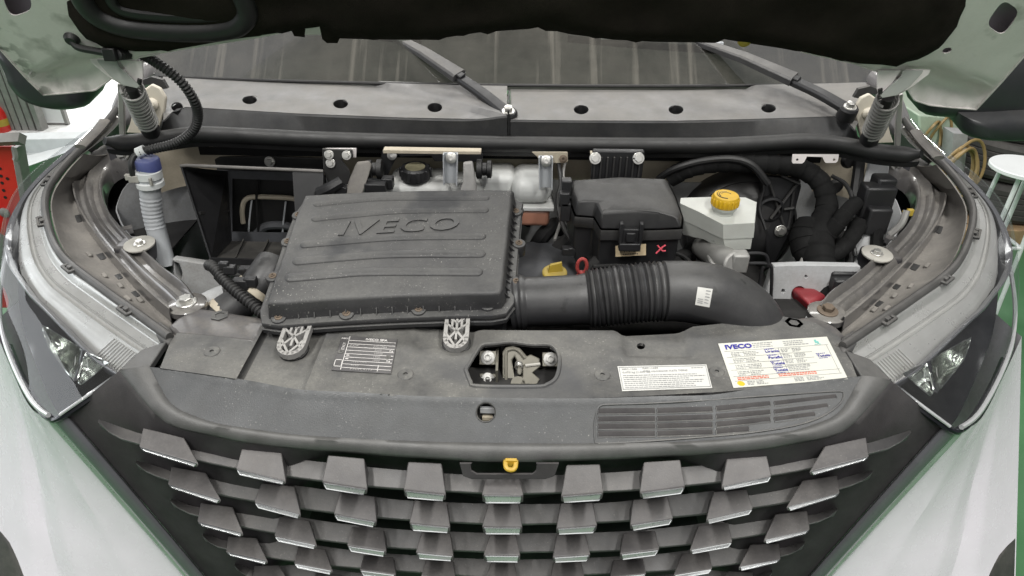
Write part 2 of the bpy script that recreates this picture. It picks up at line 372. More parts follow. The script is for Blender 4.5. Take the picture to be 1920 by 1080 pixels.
# ================================================================== the van
van = thing('van', 'white van with open bonnet and dusty black grille, seen from its front', 'van', (0, 1.6, 0))
ZS = 1.10                                         # height of the slam panel
SP = Pl((0, 0, ZS), (1, 0, 0), (0, 1, 0))
hexhead = {}
def boltmesh(kind):
    if kind in hexhead: return hexhead[kind]
    m = MB()
    if kind == 'hex':
        m.lathe([(.0125, 0), (.0125, .0018), (.0115, .0026)], (0,0,0), (0,0,1), 20)
        m.lathe([(.0082, .0024), (.0082, .0078), (.0072, .0088)], (0,0,0), (0,0,1), 6); mm = steel
    elif kind == 'small':
        m.lathe([(.0115, 0), (.0115, .002), (.009, .003)], (0,0,0), (0,0,1), 18)
        m.lathe([(.0062, .003), (.0062, .0075), (.004, .0078), (.004, .0045)], (0,0,0), (0,0,1), 12); mm = steel
    elif kind == 'rust':
        m.lathe([(.0095, 0), (.0095, .002), (.008, .003)], (0,0,0), (0,0,1), 18)
        m.lathe([(.0055, .003), (.0055, .0055), (.003, .0055), (.003, .003)], (0,0,0), (0,0,1), 12); mm = rust
    elif kind == 'zinc':
        m.lathe([(.0125, 0), (.0125, .002), (.010, .003)], (0,0,0), (0,0,1), 18)
        m.lathe([(.007, .003), (.007, .0085), (.0045, .009), (.0045, .005)], (0,0,0), (0,0,1), 12); mm = castal
    elif kind == 'rusthex':
        m.lathe([(.016, 0), (.016, .002), (.0145, .003)], (0,0,0), (0,0,1), 20)
        m.lathe([(.009, .003), (.009, .0095), (.008, .0105)], (0,0,0), (0,0,1), 6); mm = rust
    else:                                          # push fastener
        m.lathe([(.0128, 0), (.0128, .002), (.0115, .0032), (.0035, .0032), (.0035, .0005)], (0,0,0), (0,0,1), 24, True, True); mm = panelm
    o = obj('fastener', m, mm); me = o.data; bpy.data.objects.remove(o); hexhead[kind] = me; return me
def bolt(p, n, parent, kind='hex', sc=1.0, name=None):
    n = V(n).normalized()
    mtx = Matrix.Translation(V(p)) @ n.to_track_quat('Z', 'Y').to_matrix().to_4x4() @ Matrix.Rotation(random.uniform(0, 6), 4, 'Z') @ Matrix.Scale(sc, 4)
    return inst(name or ('push_fastener' if kind == 'push' else 'bolt'), boltmesh(kind), mtx, parent)
# ------------------------------------------------------------------ front panel: top of the radiator cross panel
def spx(l): return [SP.uv(*p) for p in l]
top_out = spx([(300,690),(320,640),(332,624),(420,632),(476,640),(492,606),(512,592),(600,596),(690,604),(783,610),(796,606),(888,615),(1000,616),(1150,616),(1166,622),(1285,616),(1300,609),(1400,598),(1470,590),(1530,602),(1575,628),(1592,660),(1608,702),
               (1500,718),(1350,731),(1200,739),(1050,745),(950,746),(800,743),(700,738),(655,735),(560,731),(470,714),(400,704)])
latch_hole = spx([(873,690),(884,672),(897,650),(907,643),(930,641),(955,638),(975,640),(1000,643),(1030,643),(1043,652),(1049,668),(1048,690),(1041,708),(1026,718),(1005,722),(895,721),(882,712)])
drain = spx([(1203+8*math.cos(t), 640+6*math.sin(t)) for t in [i*math.pi/7 for i in range(14)]])
ra = SP.uv(474, 660)[0]; rb = SP.uv(583, 690)[0]; rc1 = SP.uv(1195, 640)[0]; rd = SP.uv(1285, 640)[0]; re_ = SP.uv(1200, 664)[1]
def slam_h(a, b):
    h = -.012*sm(ra-.006, ra+.004, a)*(1-sm(rb-.01, rb+.006, a))
    h += -.004*sm(rb, rb+.01, a)
    h += -.006*sm(rc1-.03, rc1-.015, a)*(1-sm(rd-.004, rd+.006, a))*sm(re_-.004, re_+.006, b)
    h += -.006*sm(SP.uv(790,640)[0]-.02, SP.uv(790,640)[0], a)*(1-sm(SP.uv(880,640)[0], SP.uv(880,640)[0]+.02, a))*sm(SP.uv(850,665)[1], SP.uv(850,640)[1], b)
    for cx, cy, r in ((397,658,.018),(760,697,.018),(1130,698,.02),(1345,692,.015)):
        p = SP.uv(cx, cy); d = math.hypot(a-p[0], b-p[1]); h -= .0025*(1-sm(r*.75, r, d))
    return h
def dense(loop, step=.006):
    out = []
    for i in range(len(loop)):
        a = V(loop[i]); b = V(loop[(i+1) % len(loop)]); n = max(1, int((b-a).length/step))
        out += [tuple(a.lerp(b, k/n)) for k in range(n)]
    return out
panel = obj('front_panel', plate(SP, dense(top_out, .008), [dense(latch_hole, .006), drain], .0075, slam_h), panelm, van, 'dusty grey plastic panel across the front of the engine bay', solid=.006, bevel=.0015, smooth=50)
for i, (x, y) in enumerate([(397,658),(760,697),(1130,698),(1345,692)]):
    a, b = SP.uv(x, y); bolt(SP.at(a, b, slam_h(a, b)-.0005), (0, -.06, 1), panel, 'push')
# latch hole rim
lh = [SP.at(a, b, slam_h(a, b)+.0005) for a, b in latch_hole]
obj('opening_rim', MB().tube(cr(lh+[lh[0]], 70), .0035, 8, cap=False), panelm, panel)
# fascia below the panel edge, the band round it and the surround of the grille
def full(left, n):
    l = [Z(*p) for p in left]
    l[-1].x = 0
    return cr(l+[mir(p) for p in l[-2::-1]], n)
NF = 121
E = full([(300,690,1.0985),(400,704,1.0985),(470,714,1.0985),(560,730,1.0985),(655,735,1.0985),(800,743,1.0985),(950,746,1.0985)], NF)
B1 = full([(280,688,1.098),(311,745,1.075),(330,765,1.068),(350,775,1.064),(400,793,1.058),(456,803,1.055),(545,815,1.052),(640,822,1.05),(800,829,1.05),(950,832,1.05)], NF)
B2 = full([(224,695,1.09),(249,727,1.078),(272,755,1.068),(296,780,1.058),(330,802,1.048),(400,818,1.04),(456,830,1.036),(545,841,1.033),(640,848,1.03),(800,860,1.03),(950,866,1.03)], NF)
# radius at the panel edge, the slope itself (vents are recessed below)
FP = Pl(E[60], (1, 0, 0), B1[60]-E[60])
class Ruled:                                       # the sloping sheet between the panel edge and the lip, as an (a, b) frame
    W, H = 1.2, .07
    def at(s, a, b, h=0):
        f = min(max(a/s.W, 0), 1)*(NF-1); i = min(int(f), NF-2); k = f-i
        e = E[i].lerp(E[i+1], k); q = B1[i].lerp(B1[i+1], k); v = b/s.H
        return e.lerp(q, v)+FP.n*(h+.0012*math.sin(math.pi*min(1, v*8)) if v < .125 else h)
    def near(s, p):
        best = min(((s.at(a/200*s.W, b/40*s.H)-p).length, a, b) for a in range(201) for b in range(41)); return best[1]/200*s.W, best[2]/40*s.H
RU = Ruled()
hp = FP.hit(908, 774); ha, hb_ = RU.near(hp)
ku = 1/((RU.at(ha+.01, hb_)-RU.at(ha, hb_)).length/.01); kv = 1/((RU.at(ha, hb_+.01)-RU.at(ha, hb_)).length/.01)
f_out = dense([(0,0),(RU.W,0),(RU.W,RU.H),(0,RU.H)], .01)
obj('fascia', plate(RU, f_out, [[(ha+.0138*ku*math.cos(t), hb_+.0138*kv*math.sin(t)) for t in [2*math.pi*i/24 for i in range(24)]]], .008), fascm, panel, 'smooth grey plastic slope below the panel edge', smooth=60, solid=.003)
b15 = [(p+q)/2+V((0,-.004,.005)) for p, q in zip(B1, B2)]
obj('lip_band', MB().grid([[p+V((0,.006,-.006)) for p in B1], [p+V((0,0,.0015)) for p in B1], [p.lerp(q, .5)+V((0,-.002,.003)) for p, q in zip(B1, b15)], b15, [p.lerp(q, .6)+V((0,-.003,.001)) for p, q in zip(b15, B2)], B2, [p+V((0,.012,-.004)) for p in B2]]), bandm, panel, smooth=60)
# the lines across the sides of the band up to the headlight corner
for s in (1, -1):
    q = [Z(305,642,1.10), Z(265,655,1.098), Z(224,693,1.091), Z(280,688,1.0985), Z(312,640,1.1)]
    obj('band_corner', MB().prism([sx(p, s) for p in q], (0, 0, -.012)), bandm, panel, bevel=.002)
# ------------------------------------------------------------------ vents moulded in the fascia, on the right
def fas(px, py, h=0):                              # the fascia's own surface under a photo pixel
    d = ray(px, py); best = None
    for i in range(NF-1):
        a, b, c, e = E[i], E[i+1], B1[i+1], B1[i]
        for tri in ((a, b, c), (a, c, e)):
            p = geometry.intersect_ray_tri(*tri, d, CAM, True)
            if p: n = (tri[1]-tri[0]).cross(tri[2]-tri[0]).normalized(); n = n if n.dot(CAM-p) > 0 else -n; return p+n*h
    return FP.hit(px, py)+FP.n*h
vout = [(1118,775),(1122,764),(1133,759),(1200,757),(1300,752),(1400,745),(1500,738),(1570,734),(1581,738),(1578,752),(1562,768),(1530,786),(1480,800),(1400,812),(1300,821),(1200,828),(1125,831),(1116,826),(1114,800)]
obj('vent_border', MB().tube(cr([fas(*p, .0003) for p in vout+vout[:1]], 160), .0016, 6, cap=False), panelm, panel)
slots = []
for k, (y0, dy) in enumerate(((770,0),(785,0),(799,0),(813,0))):
    slots += [[(1121,y0+1),(1228,y0)], [(1232,y0),(1336,y0-3 if k else y0-3)]]
slots += [[(1343,766),(1444,757)],[(1343,781),(1444,773)],[(1343,796),(1444,786)],[(1343,809),(1404,804)],[(1452,757),(1568,744)],[(1452,773),(1552,761)],[(1452,787),(1528,777)]]
for a, b in slots:
    ps = [fas(a[0]+(b[0]-a[0])*t/6, a[1]+(b[1]-a[1])*t/6) for t in range(7)]
    m = MB(); up = FP.n; hw = .0042
    m2 = MB().tube(ps, hw, 10, flat=.10, up=up)
    obj('vent_slot', m2, surrm, panel)
    lo = [p-V((0, .0030, .0034)) for p in ps]; hi = [p+V((0, .0030, .0034)) for p in ps]
    obj('vent_lip', MB().tube([hi[0].lerp(lo[0], .3)]+lo+[hi[-1].lerp(lo[-1], .3)], .0014, 6), panelm, panel)
# round hole with what lies behind it, and the foam gap
hp = RU.at(ha, hb_); hn = FP.n
obj('round_hole', MB().lathe([(.0152, .0006), (.0146, .0016), (.0134, .0010), (.0130, -.008), (.0126, -.030)], hp, hn, 28, False, True), black, panel)
obj('radiator_edge', MB().box(hp-hn*.018+V((.002,0,.006)), .011, .003, .0045), greyp, panel)
obj('radiator_edge', MB().box(hp-hn*.016-V((-.002,0,.010)), .008, .003, .003), beige, panel)
# surround
S = cr([Y(125,775,.838), Y(255,926,.822), Y(385,1080,.80), Y(440,1146,.79), Y(520,1240,.775)], 29)
S2 = [mir(p) for p in S]
bot = ev(S+[V((x, .79, S[-1].z)) for x in [S[-1].x*(1-i/10) for i in range(1, 20)]]+S2[::-1], NF)
rows = []
for k in range(15):
    t = k/14; r = []
    for i in range(NF):
        p = B2[i].lerp(bot[i], t); u = abs(i/(NF-1)-.5)*2
        p = p+V((0, .05*sm(.02, .10, t)*(1-sm(.38, .50, u)), 0)); r.append(p)
    rows.append(r)
obj('grille_surround', MB().grid([[p+V((0, .004, .002)) for p in B2]]+rows), surrm, panel, 'dark textured plastic round the grille', smooth=60)
# trim strips down both sides of the grille: a grey gloss bead and a bright chrome line
for s in (1, -1):
    out = [sx(p, s) for p in S]
    up = V((-.35*s, -.8, .45)).normalized()
    sd = V((-s, 0, -.6)).normalized()
    obj('trim_bead', MB().tube([p+up*.006+sd*.010 for p in out], .0155, 14, flat=.55, up=up), mat('trim_gloss_grey', (.07, .07, .078), .16, coat=1, vary=.05, dust=.1) if 'trim_gloss_grey' not in MT else MT['trim_gloss_grey'], van, 'glossy grey bead along the grille edge')
    obj('chrome_strip', MB().tube([p+up*.002+sd*.0325 for p in out], .0072, 10, flat=.5, up=up), insertm, van, 'narrow chrome strip beside the grille')
# ------------------------------------------------------------------ grille: bars, tiles, bright inserts
grille = obj('grille', MB().box((0, .80, .88), .50, .004, .16), dark, van, 'dark grille of projecting tiles with bright edges')
def yT(x): return .70+.16*x*x
def onT(px, py, dy=0):
    x = 0
    for _ in range(6): p = Y(px, py, yT(x)+dy); x = p.x
    return p
T = {1: [[(268,801.5),(345,820),(260,837.6),(374,870),(266,845),(370,877)],[(453,841),(528,848),(442,878.5),(537,901.7),(445,888),(536,909)],[(615,852.7),(683,859),(603,903),(690,917),(607,915),(688,928)],[(765,865),(828,868),(756,918),(837,927),(759,932),(836,939)],[(912,888),(973,888),(903,927),(982,928),(905,942),(981,942.5)]],
     2: [[(321,874),(386,886),(314,908),(416,938),(319,914.5),(412,945)],[(490,905),(552,911),(476,941),(565,964.5),(480,950),(564,972)],[(637,922),(703,930),(625,963),(707,978),(628,973),(705,988)],[(777,937),(838,940),(767,980),(845,988),(770,993),(844,998.5)],[(915,943),(973,943),(903,987),(980,988),(906,1000),(979,1000.5)]],
     3: [[(376,942),(436,950),(369,978),(457,1000),(375,985),(456,1007)],[(524,967.5),(580,975),(513.5,1004.5),(595,1022),(518,1013),(594,1029)],[(660,987),(720,993),(650,1022),(725,1033),(654,1032),(724,1043)],[(790,997),(845,1000),(779,1035),(851,1042),(782,1046),(850,1051)],[(918,1002),(968,1002),(906,1040),(976,1041),(908,1052),(975,1053)]],
     4: [[(427.5,1005),(481,1008),(423,1035),(503,1052),(428,1041),(502,1059)],[(559,1024),(610,1029),(550.5,1056),(624.6,1070),(554,1063),(624,1077)],[(682,1040),(738,1045),(674,1068),(743,1077),(677,1077),(742,1086)],[(798,1049),(850,1051),(789,1080),(855,1086),(791,1090),(854,1095)],[(921,1053),(964,1053),(909,1085),(972,1086),(911,1096),(971,1097)]]}
T[5] = [[(2*b[0]-a[0]*1.0-(b[0]-a[0])*.06, b[1]+(b[1]-a[1])*.88) for a, b in zip(p, q)] for p, q in zip(T[3], T[4])]
def tile(px, s):
    rl, rr, fl, fr, bl, br = px
    FL = onT(*fl); FR = onT(*fr); BL = onT(*bl, -.0032); BR = onT(*br, -.0032); RL = onT(rl[0], rl[1], .034); RR = onT(rr[0], rr[1], .034)
    q = lambda p: sx(p, s)
    m = MB().hexa([q(p) for p in (BL, BR, RR+V((.003,.004,-.034)), RL+V((-.003,.004,-.034)))], [q(p) for p in (FL, FR, RR, RL)])
    obj('grille_tile', m, tilem, grille, bevel=.0018)
    w = (FR-FL).normalized(); hgt = (FL-BL).length
    n = (FR-FL).cross(BL-FL).normalized(); n = n if n.y < 0 else -n
    a = FL.lerp(BL, .12)+w*.0034; b = FR.lerp(BR, .12)-w*.0034; c = FR.lerp(BR, .93)-w*.0042; d = FL.lerp(BL, .93)+w*.0050
    obj('bright_insert', MB().prism([q(p+n*.0016) for p in (a, b, c, d)], sx(n, s)*-.003), insertm, grille)
    fr_ = [q(p+n*.0019) for p in (a, b, c, d)]
    obj('insert_frame', MB().tube(fr_+fr_[:1], .0009, 4, cap=False), chrome, grille)
for r in T:
    for c, px in enumerate(T[r]):
        if r == 5 and c > 2: continue
        tile(px, 1)
        if c < 4: tile(px, -1)
BAR = {1: [((185,786.5),(186,787.5)),((222,798),(215,815)),((264,812),(258,831)),((396,841),(408,871)),((574,862),(571,897)),((727,878),(723,914)),((870,889),(871,922)),((950,892),(950,926))],
       2: [((255,863),(256,864)),((290,872),(275,882)),((322,882),(316,900)),((408,899),(420,929)),((574,920),(571,954)),((737,943),(733,972)),((870,950),(873,980)),((950,952),(950,983))],
       3: [((320,935),(321,936)),((348,943),(342,955)),((376,951),(372,967)),((482,964),(485,994)),((627,987),(623,1015)),((757,1000),(753,1028)),((880,1005),(880,1033)),((950,1007),(950,1036))],
       4: [((380,1000),(381,1001)),((404,1006),(399,1019)),((428,1013),(425,1029)),((521,1019),(527,1049)),((653,1038),(650,1063)),((773,1048),(773,1072)),((880,1054),(880,1080)),((950,1056),(950,1083))]}
BAR[5] = [tuple((2*b[0]-a[0], b[1]+(b[1]-a[1])*.86) for a, b in zip(p, q)) for p, q in zip(BAR[3], BAR[4])]
for r in BAR:
    rear = [onT(p[0][0], p[0][1]-(8 if r > 1 and i > 2 else 0), .046) for i, p in enumerate(BAR[r])]; frt = [onT(*p[1], .022) for p in BAR[r]]
    rear[-1].x = 0; frt[-1].x = 0
    for i in (0, 1, 2): frt[i].y -= .002*(2-i)
    rear = cr(rear+[mir(p) for p in rear[-2::-1]], 61); frt = cr(frt+[mir(p) for p in frt[-2::-1]], 61)
    obj('grille_bar', MB().rings([[a, b, b+V((0, .002, -.006)), a+V((0, 0, -.022))] for a, b in zip(rear, frt)]), barm, grille, bevel=.001, seg=1)
# radiator seen through the slots
for k in range(3):
    obj('radiator_rail', MB().box((0, .808, 1.018-.016*k), .36, .006, .0035), beige if k == 1 else greyp, grille)
# window frame with the yellow release lever
WP = Pl(Y(955, 872, .722), (1, 0, 0), (0, .25, 1))
w_out = [WP.uv(*p) for p in [(862,866),(1048,866),(1040,890),(1022,896),(885,896),(868,890)]]
w_in = [WP.uv(*p) for p in [(893,857+4),(1002,858+4),(1006,868),(1005,880),(998,886),(895,886),(884,880),(883,868)]]
obj('release_window', plate(WP, w_out, [w_in]), surrm, panel, solid=.004, bevel=.001)
lv = [Y(948,860,.735), Y(948,872,.722), Y(951,879,.716), Y(960,881,.716), Y(966,876,.72), Y(968,860,.735)]
obj('release_lever', MB().tube(cr(lv, 24), .0038, 8).box(Y(958,869,.728), .0085, .0025, .0085), MT['lever_yellow'] if 'lever_yellow' in MT else mat('lever_yellow', (.50, .31, .02), .5, vary=.2, dust=.3), van, 'small yellow bonnet release lever in the slot above the grille', bevel=.001)
# ------------------------------------------------------------------ headlights, fender rails, trays and wings (mirrored pair)
ledge = [(310,636,1.10),(258,598,1.105),(185,545,1.115),(112,486,1.125),(84,430,1.14),(78,372,1.165),(104,325,1.19),(150,276,1.22),(196,228,1.26),(214,205,1.28)]
lbot = [(105,784,1.022),(62,748,1.01),(22,668,1.01),(4,600,1.02),(6,520,1.05),(32,425,1.10),(78,348,1.15),(130,290,1.20),(188,232,1.252),(210,207,1.275)]
linn = [(310,640,1.095),(238,690,1.07),(172,738,1.048),(105,784,1.022)]
NL, NT = 46, 22
top_c = cr([Z(*p) for p in ledge], NL); bot_c = cr([Z(*p) for p in lbot], NL); inn = cr([Z(*p) for p in linn], NT+1)
L_ = []
for i in range(NL):
    a, b = top_c[i], bot_c[i]; w = (1-i/(NL-1))**3
    col = []
    out = V((-.75, -.45, .55)).normalized()
    for j in range(NT+1):
        t = j/NT
        p = a.lerp(b, t)
        dev = inn[j]-inn[0].lerp(inn[-1], t)
        bul = .040*math.sin(math.pi*t)**.9*min(1, (i/(NL*.32)))*(1-sm(.7, 1, i/(NL-1))*.75)
        col.append(p+dev*w+out*bul)
    L_.append(col)
def lensgrid(off, t0=0, t1=1):
    T0 = t0 if callable(t0) else (lambda u: t0); T1 = t1 if callable(t1) else (lambda u: t1)
    rows = []; ts = []
    for i in range(NL):
        u = i/(NL-1); r = []; tt = []
        for j in range(NT+1):
            t = min(1, max(0, T0(u)+(T1(u)-T0(u))*j/NT)); f = t*NT; k = min(int(f), NT-1); r.append(L_[i][k].lerp(L_[i][k+1], f-k)); tt.append(t)
        rows.append(r); ts.append(tt)
    res = []
    for i, r in enumerate(rows):
        q = []
        for j, p in enumerate(r):
            du = rows[min(i+1, NL-1)][j]-rows[max(i-1, 0)][j]; dv = r[min(j+1, NT)]-r[max(j-1, 0)]
            n = du.cross(dv)
            if n.length < 1e-9: n = V((-.75,-.45,.55))
            n.normalize()
            if n.dot(V((-.6, -.6, .6))) < 0: n = -n
            q.append(p-n*(off(i/(NL-1), ts[i][j]) if callable(off) else off))
        res.append(q)
    return res
def RT(u): return .43-.07*sm(0, .33, u)+.40*sm(.36, .72, u)      # where the silver gives way to the black chamber
from mathutils.bvhtree import BVHTree
def lens_bvh():
    vs = [p for r in L_ for p in r]; m = NT+1
    return BVHTree.FromPolygons(vs, [(i*m+j, i*m+j+1, (i+1)*m+j+1, (i+1)*m+j) for i in range(NL-1) for j in range(NT)])
LB = lens_bvh()
def inlens(px, py, push):
    d = ray(px, py).normalized(); h = LB.ray_cast(CAM, d)[0]
    return (h if h is not None else Y(px, py, .95))+d*push
rail_out = cr([Z(*p) for p in [(318,584,1.098),(285,556,1.10),(240,512,1.105),(190,455,1.112),(152,400,1.125),(137,350,1.145),(150,308,1.165),(195,276,1.19),(232,256,1.205)]], 50)
rail_in = cr([Z(*p) for p in [(366,560,1.098),(345,532,1.10),(300,498,1.105),(252,452,1.112),(205,400,1.125),(190,348,1.145),(202,315,1.165),(228,298,1.19),(262,276,1.205)]], 50)
def across(t, dz): return [a.lerp(b, t)+V((0, 0, dz)) for a, b in zip(rail_out, rail_in)]
sec = [(-.06,-.028),(-.03,-.004),(0,.006),(.06,.007),(.11,.001),(.17,-.010),(.30,-.012),(.38,-.004),(.46,0),(.55,-.003),(.66,-.011),(.82,-.011),(.90,.002),(.95,.006),(1.0,.004),(1.04,-.006),(1.05,-.04)]
cb2 = [V((-.985, 1.02, 1.02))]
for s in (1, -1):
    side = 'left' if s > 0 else 'right'
    hl = obj('headlight', MB().grid([[sx(p, s) for p in r] for r in lensgrid(.0)]), lens, van, f'clear wraparound headlight on the photo\'s {side}, silver above and black below', smooth=80)
    # housing behind the lens: silver above, a smoked step, a gloss ridge, the black chamber with mirror facets
    M = lambda rows: [[sx(p, s) for p in r] for r in rows]
    obj('silver_bezel', MB().grid(M(lensgrid(lambda u, t: .004+.014*sm(0, .06, t), 0, .14))), bezel, hl, smooth=60)
    obj('smoked_step', MB().grid(M(lensgrid(lambda u, t: .016+.006*math.sin(math.pi*(t-.13)/.06), .13, .19))), MT['smoked_grey'] if 'smoked_grey' in MT else mat('smoked_grey', (.34,.335,.32), .3, vary=.1, dust=.3), hl, smooth=60)
    obj('silver_bezel', MB().grid(M(lensgrid(lambda u, t: .018+.010*(t-.2)/.2, .185, lambda u: RT(u)-.01))), bezel, hl, smooth=60)
    obj('bezel_ridge', MB().grid(M(lensgrid(lambda u, t: .020-.012*math.sin(math.pi*min(1, max(0, (t-RT(u)+.015)/.06))), lambda u: RT(u)-.015, lambda u: RT(u)+.045))), MT['trim_gloss_grey'], hl, smooth=60)
    obj('black_housing', MB().grid(M(lensgrid(lambda u, t: .016+.13*math.sin(math.pi*min(1, max(0, (t-RT(u)-.03)/(.97-RT(u)))))**.6*(1-sm(.38, .7, u)), lambda u: RT(u)+.03, .995))), cavity, hl, smooth=60)
    for k in range(13):
        i = .6+k*.34; a_ = int(i); w_ = i-a_; g_ = lensgrid(lambda u, t: .0165+.010*(t-.2)/.2, .215, lambda u: RT(u)-.02)
        obj('bezel_flute', MB().tube([sx(g_[a_][j].lerp(g_[a_+1][j], w_), s) for j in range(0, NT+1, 2)], .0011, 5), bezel, hl)
    border = [sx(p, s) for p in ([Z(*q) for q in [(308,645,1.088),(238,697,1.063),(172,744,1.041),(112,783,1.018)]]+[Z(*q) for q in [(92,782,1.005),(70,760,1.003),(40,705,1.003),(18,650,1.005)]])]
    obj('lens_border', MB().tube(cr(border, 60), .0062, 8, flat=.8), cavity, hl)
    rimc = [sx(p+V((-.002, -.002, -.001)), s) for p in bot_c[1:40]]
    obj('lens_rim', MB().tube(rimc, .0042, 8), MT['lens_rim_clear'] if 'lens_rim_clear' in MT else mat('lens_rim_clear', (.34,.345,.35), .08, vary=.05, coat=1), hl)
    obj('lens_rim', MB().tube(cr([sx(inlens(px, py, -.002), s) for px, py in ((296,650),(236,690),(172,736),(112,778))], 30), .0028, 8), MT['lens_rim_clear'], hl)
    def bowl(A, B, C, D, d0, d1, nu=12, nv=9, flute=0):
        rows_ = []
        for j in range(nv+1):
            v = j/nv; r_ = []
            for i in range(nu+1):
                u = i/nu; q_ = V(A).lerp(V(B), u).lerp(V(D).lerp(V(C), u), v)
                r_.append(sx(inlens(q_.x, q_.y, d0+(d1-d0)*(1-(2*u-1)**2)*(1-(2*v-1)**2)+flute*(i % 2)), s))
            rows_.append(r_)
        return MB().grid(rows_)
    obj('reflector', bowl((78,609),(156,656),(140,716),(92,652), .018, .075, flute=.0015), refl, hl, smooth=25, solid=.0015)
    obj('reflector', bowl((160,660),(204,680),(150,722),(146,712), .012, .045), refl, hl, smooth=60, solid=.0015)
    obj('reflector_divider', MB().tube([sx(inlens(158,657,.014), s), sx(inlens(152,688,.03), s), sx(inlens(143,718,.014), s)], .0045, 8), cavity, hl)
    obj('bulb_shade', MB().tube([sx(inlens(150,668,.05), s), sx(inlens(146,700,.05), s)], .007, 10), castal, hl)
    # gasket and clips along the top edge
    gp = [sx(p+V((.006, .004, .001)), s) for p in top_c]
    obj('gasket', MB().tube(gp, .0075, 10, flat=1.2), gask, hl)
    for i in (6, 16, 26, 33):
        p = sx(top_c[i]+V((0, 0, .004)), s); t = (top_c[min(i+1, NL-1)]-top_c[i-1]).normalized(); t = sx(t, s); a = t.cross(V((0,0,1))).normalized(); b = a.cross(t)
        m = MB()
        for u, w, hu, hw in ((-.014,0,.003,.008),(.014,0,.003,.008),(0,-.008,.016,.0025),(0,.008,.016,.0025)): m.box(p+t*u+a*w, hu, hw, .003, (t, a, b))
        m.box(p+b*.001, .005, .0045, .004, (t, a, b))
        obj('lens_clip', m, black if i > 16 else gask, hl, bevel=.001, seg=1)
    # tray between the gasket and the rail
    tr = []
    for k in range(8):
        t = k/7; r = []
        for i in range(50):
            a = top_c[int(i/49*(NL-8))]+V((.014, .008, -.004)); b = rail_out[i]+V((-.002, 0, -.022))
            p = a.lerp(b, t); p.z -= .012*math.sin(math.pi*t)**.6; r.append(sx(p, s))
        tr.append(r)
    tray = obj('headlight_tray', MB().grid(tr), traym, van, f'brownish plastic tray between headlight and rail on the {side}', solid=.003)
    for i, ln in ((9, .022), (14, .020), (20, .026), (31, .030)):
        a, b = tr[5][i], tr[7][i]; t = (tr[6][i+1]-tr[6][i]).normalized(); c = tr[6][i]+V((0,0,.0036))
        w = t.cross(V((0,0,1))).normalized()
        obj('tray_slot', MB().box(c, ln*.5, .007, .0012, (t, w, w.cross(t))), rubber, tray)
    for i in (6, 25, 37):
        pts = [tr[k][i]+V((0,0,.0012)) for k in range(8)]
        obj('tray_seam', MB().tube(pts, .0011, 6), rubber, tray)
    for i, k in ((11, 2), (13, 4), (17, 3), (23, 4), (8, 5)):
        c = tr[k][i]+V((0,0,.004)); t = (tr[k][i+1]-tr[k][i]).normalized(); w = t.cross(V((0,0,1))).normalized()
        obj('tray_tab', MB().box(c, .009, .004, .004, (t, w, w.cross(t))), traym, tray, bevel=.0012, seg=1)
    # rail
    rl = obj('fender_rail', MB().grid([[sx(p, s) for p in across(t, dz)] for t, dz in sec]), railm if s > 0 else railm, van, f'curved pressed metal rail along the {side} wing', smooth=50, solid=.002)
    e0 = sx(rail_out[0].lerp(rail_in[0], .62)+V((.0, .004, -.004)), s)
    obj('rail_end', MB().lathe([(.034, -.010), (.034, .001), (.031, .003)], e0, (0, -.05, 1), 24), railm, rl)
    bolt(e0+V((0, 0, .003)), (0, -.08, 1), rl, 'hex' if s > 0 else 'rusthex', 1.45 if s > 0 else 1.15)
    bolt(sx(rail_out[46].lerp(rail_in[46], .5)+V((.01,.01,.008)), s), (.1*s, -.5, 1), rl, 'hex', 1.1)
    # upper end bracket with its bolt
    ub = Z(230, 288, 1.20) if s > 0 else mir(Z(230, 288, 1.20))
    obj('rail_bracket', MB().box(ub+V((0, .006, -.008)), .035, .005, .03), darkpaint, rl, bevel=.003)
    bolt(ub+V((0, .001, 0)), (0, -1, .35), rl, 'hex', 1.25)
    # cross-member end in dark paint beside the panel
    q = [Z(330,596,1.094), Z(372,575,1.094), Z(480,592,1.094), Z(505,596,1.094), Z(480,642,1.094), Z(330,628,1.094), Z(312,612,1.094)]
    cm = obj('cross_member', MB().prism([sx(p, s) for p in q], (0, 0, -.05)), darkpaint, van, f'glossy dark metal end of the cross member on the {side}', bevel=.008, seg=3)
    hx = sx(Z(412, 592, 1.0945), s)
    obj('hex_insert', MB().lathe([(.016, 0), (.016, .0015), (.009, .0015), (.009, -.006)], hx, (0, 0, 1), 6), panelm, cm)
    # end cap of the lamp housing beside the panel
    q = [Z(300,600,1.10), Z(318,612,1.10), Z(326,628,1.10), Z(318,642,1.10), Z(306,640,1.10), Z(280,612,1.10)]
    obj('housing_corner', MB().prism([sx(p, s) for p in q], (0, 0, -.03)), gask, hl, bevel=.005)
    # wing and bumper in white, below the headlight and beside the grille
    tip = S[0]+V((-.030, .004, -.016))
    topb_ = cr([tip, Z(60,757,1.0), Z(18,676,1.0), X(-14,606,-1.01)], 43)
    sl = [p+V((-.038, .004, -.018)) for p in S]
    sl += [sl[-1]+(sl[-1]-sl[-6])*k/4 for k in range(1, 6)]
    OB = cr([topb_[-1], X(-14,700,-1.012), X(-14,850,-1.015), X(-14,1000,-1.012), X(-14,1150,-1.0), X(-14,1400,-.98)], 25)
    rows = []; SLE = ev(sl, 25)
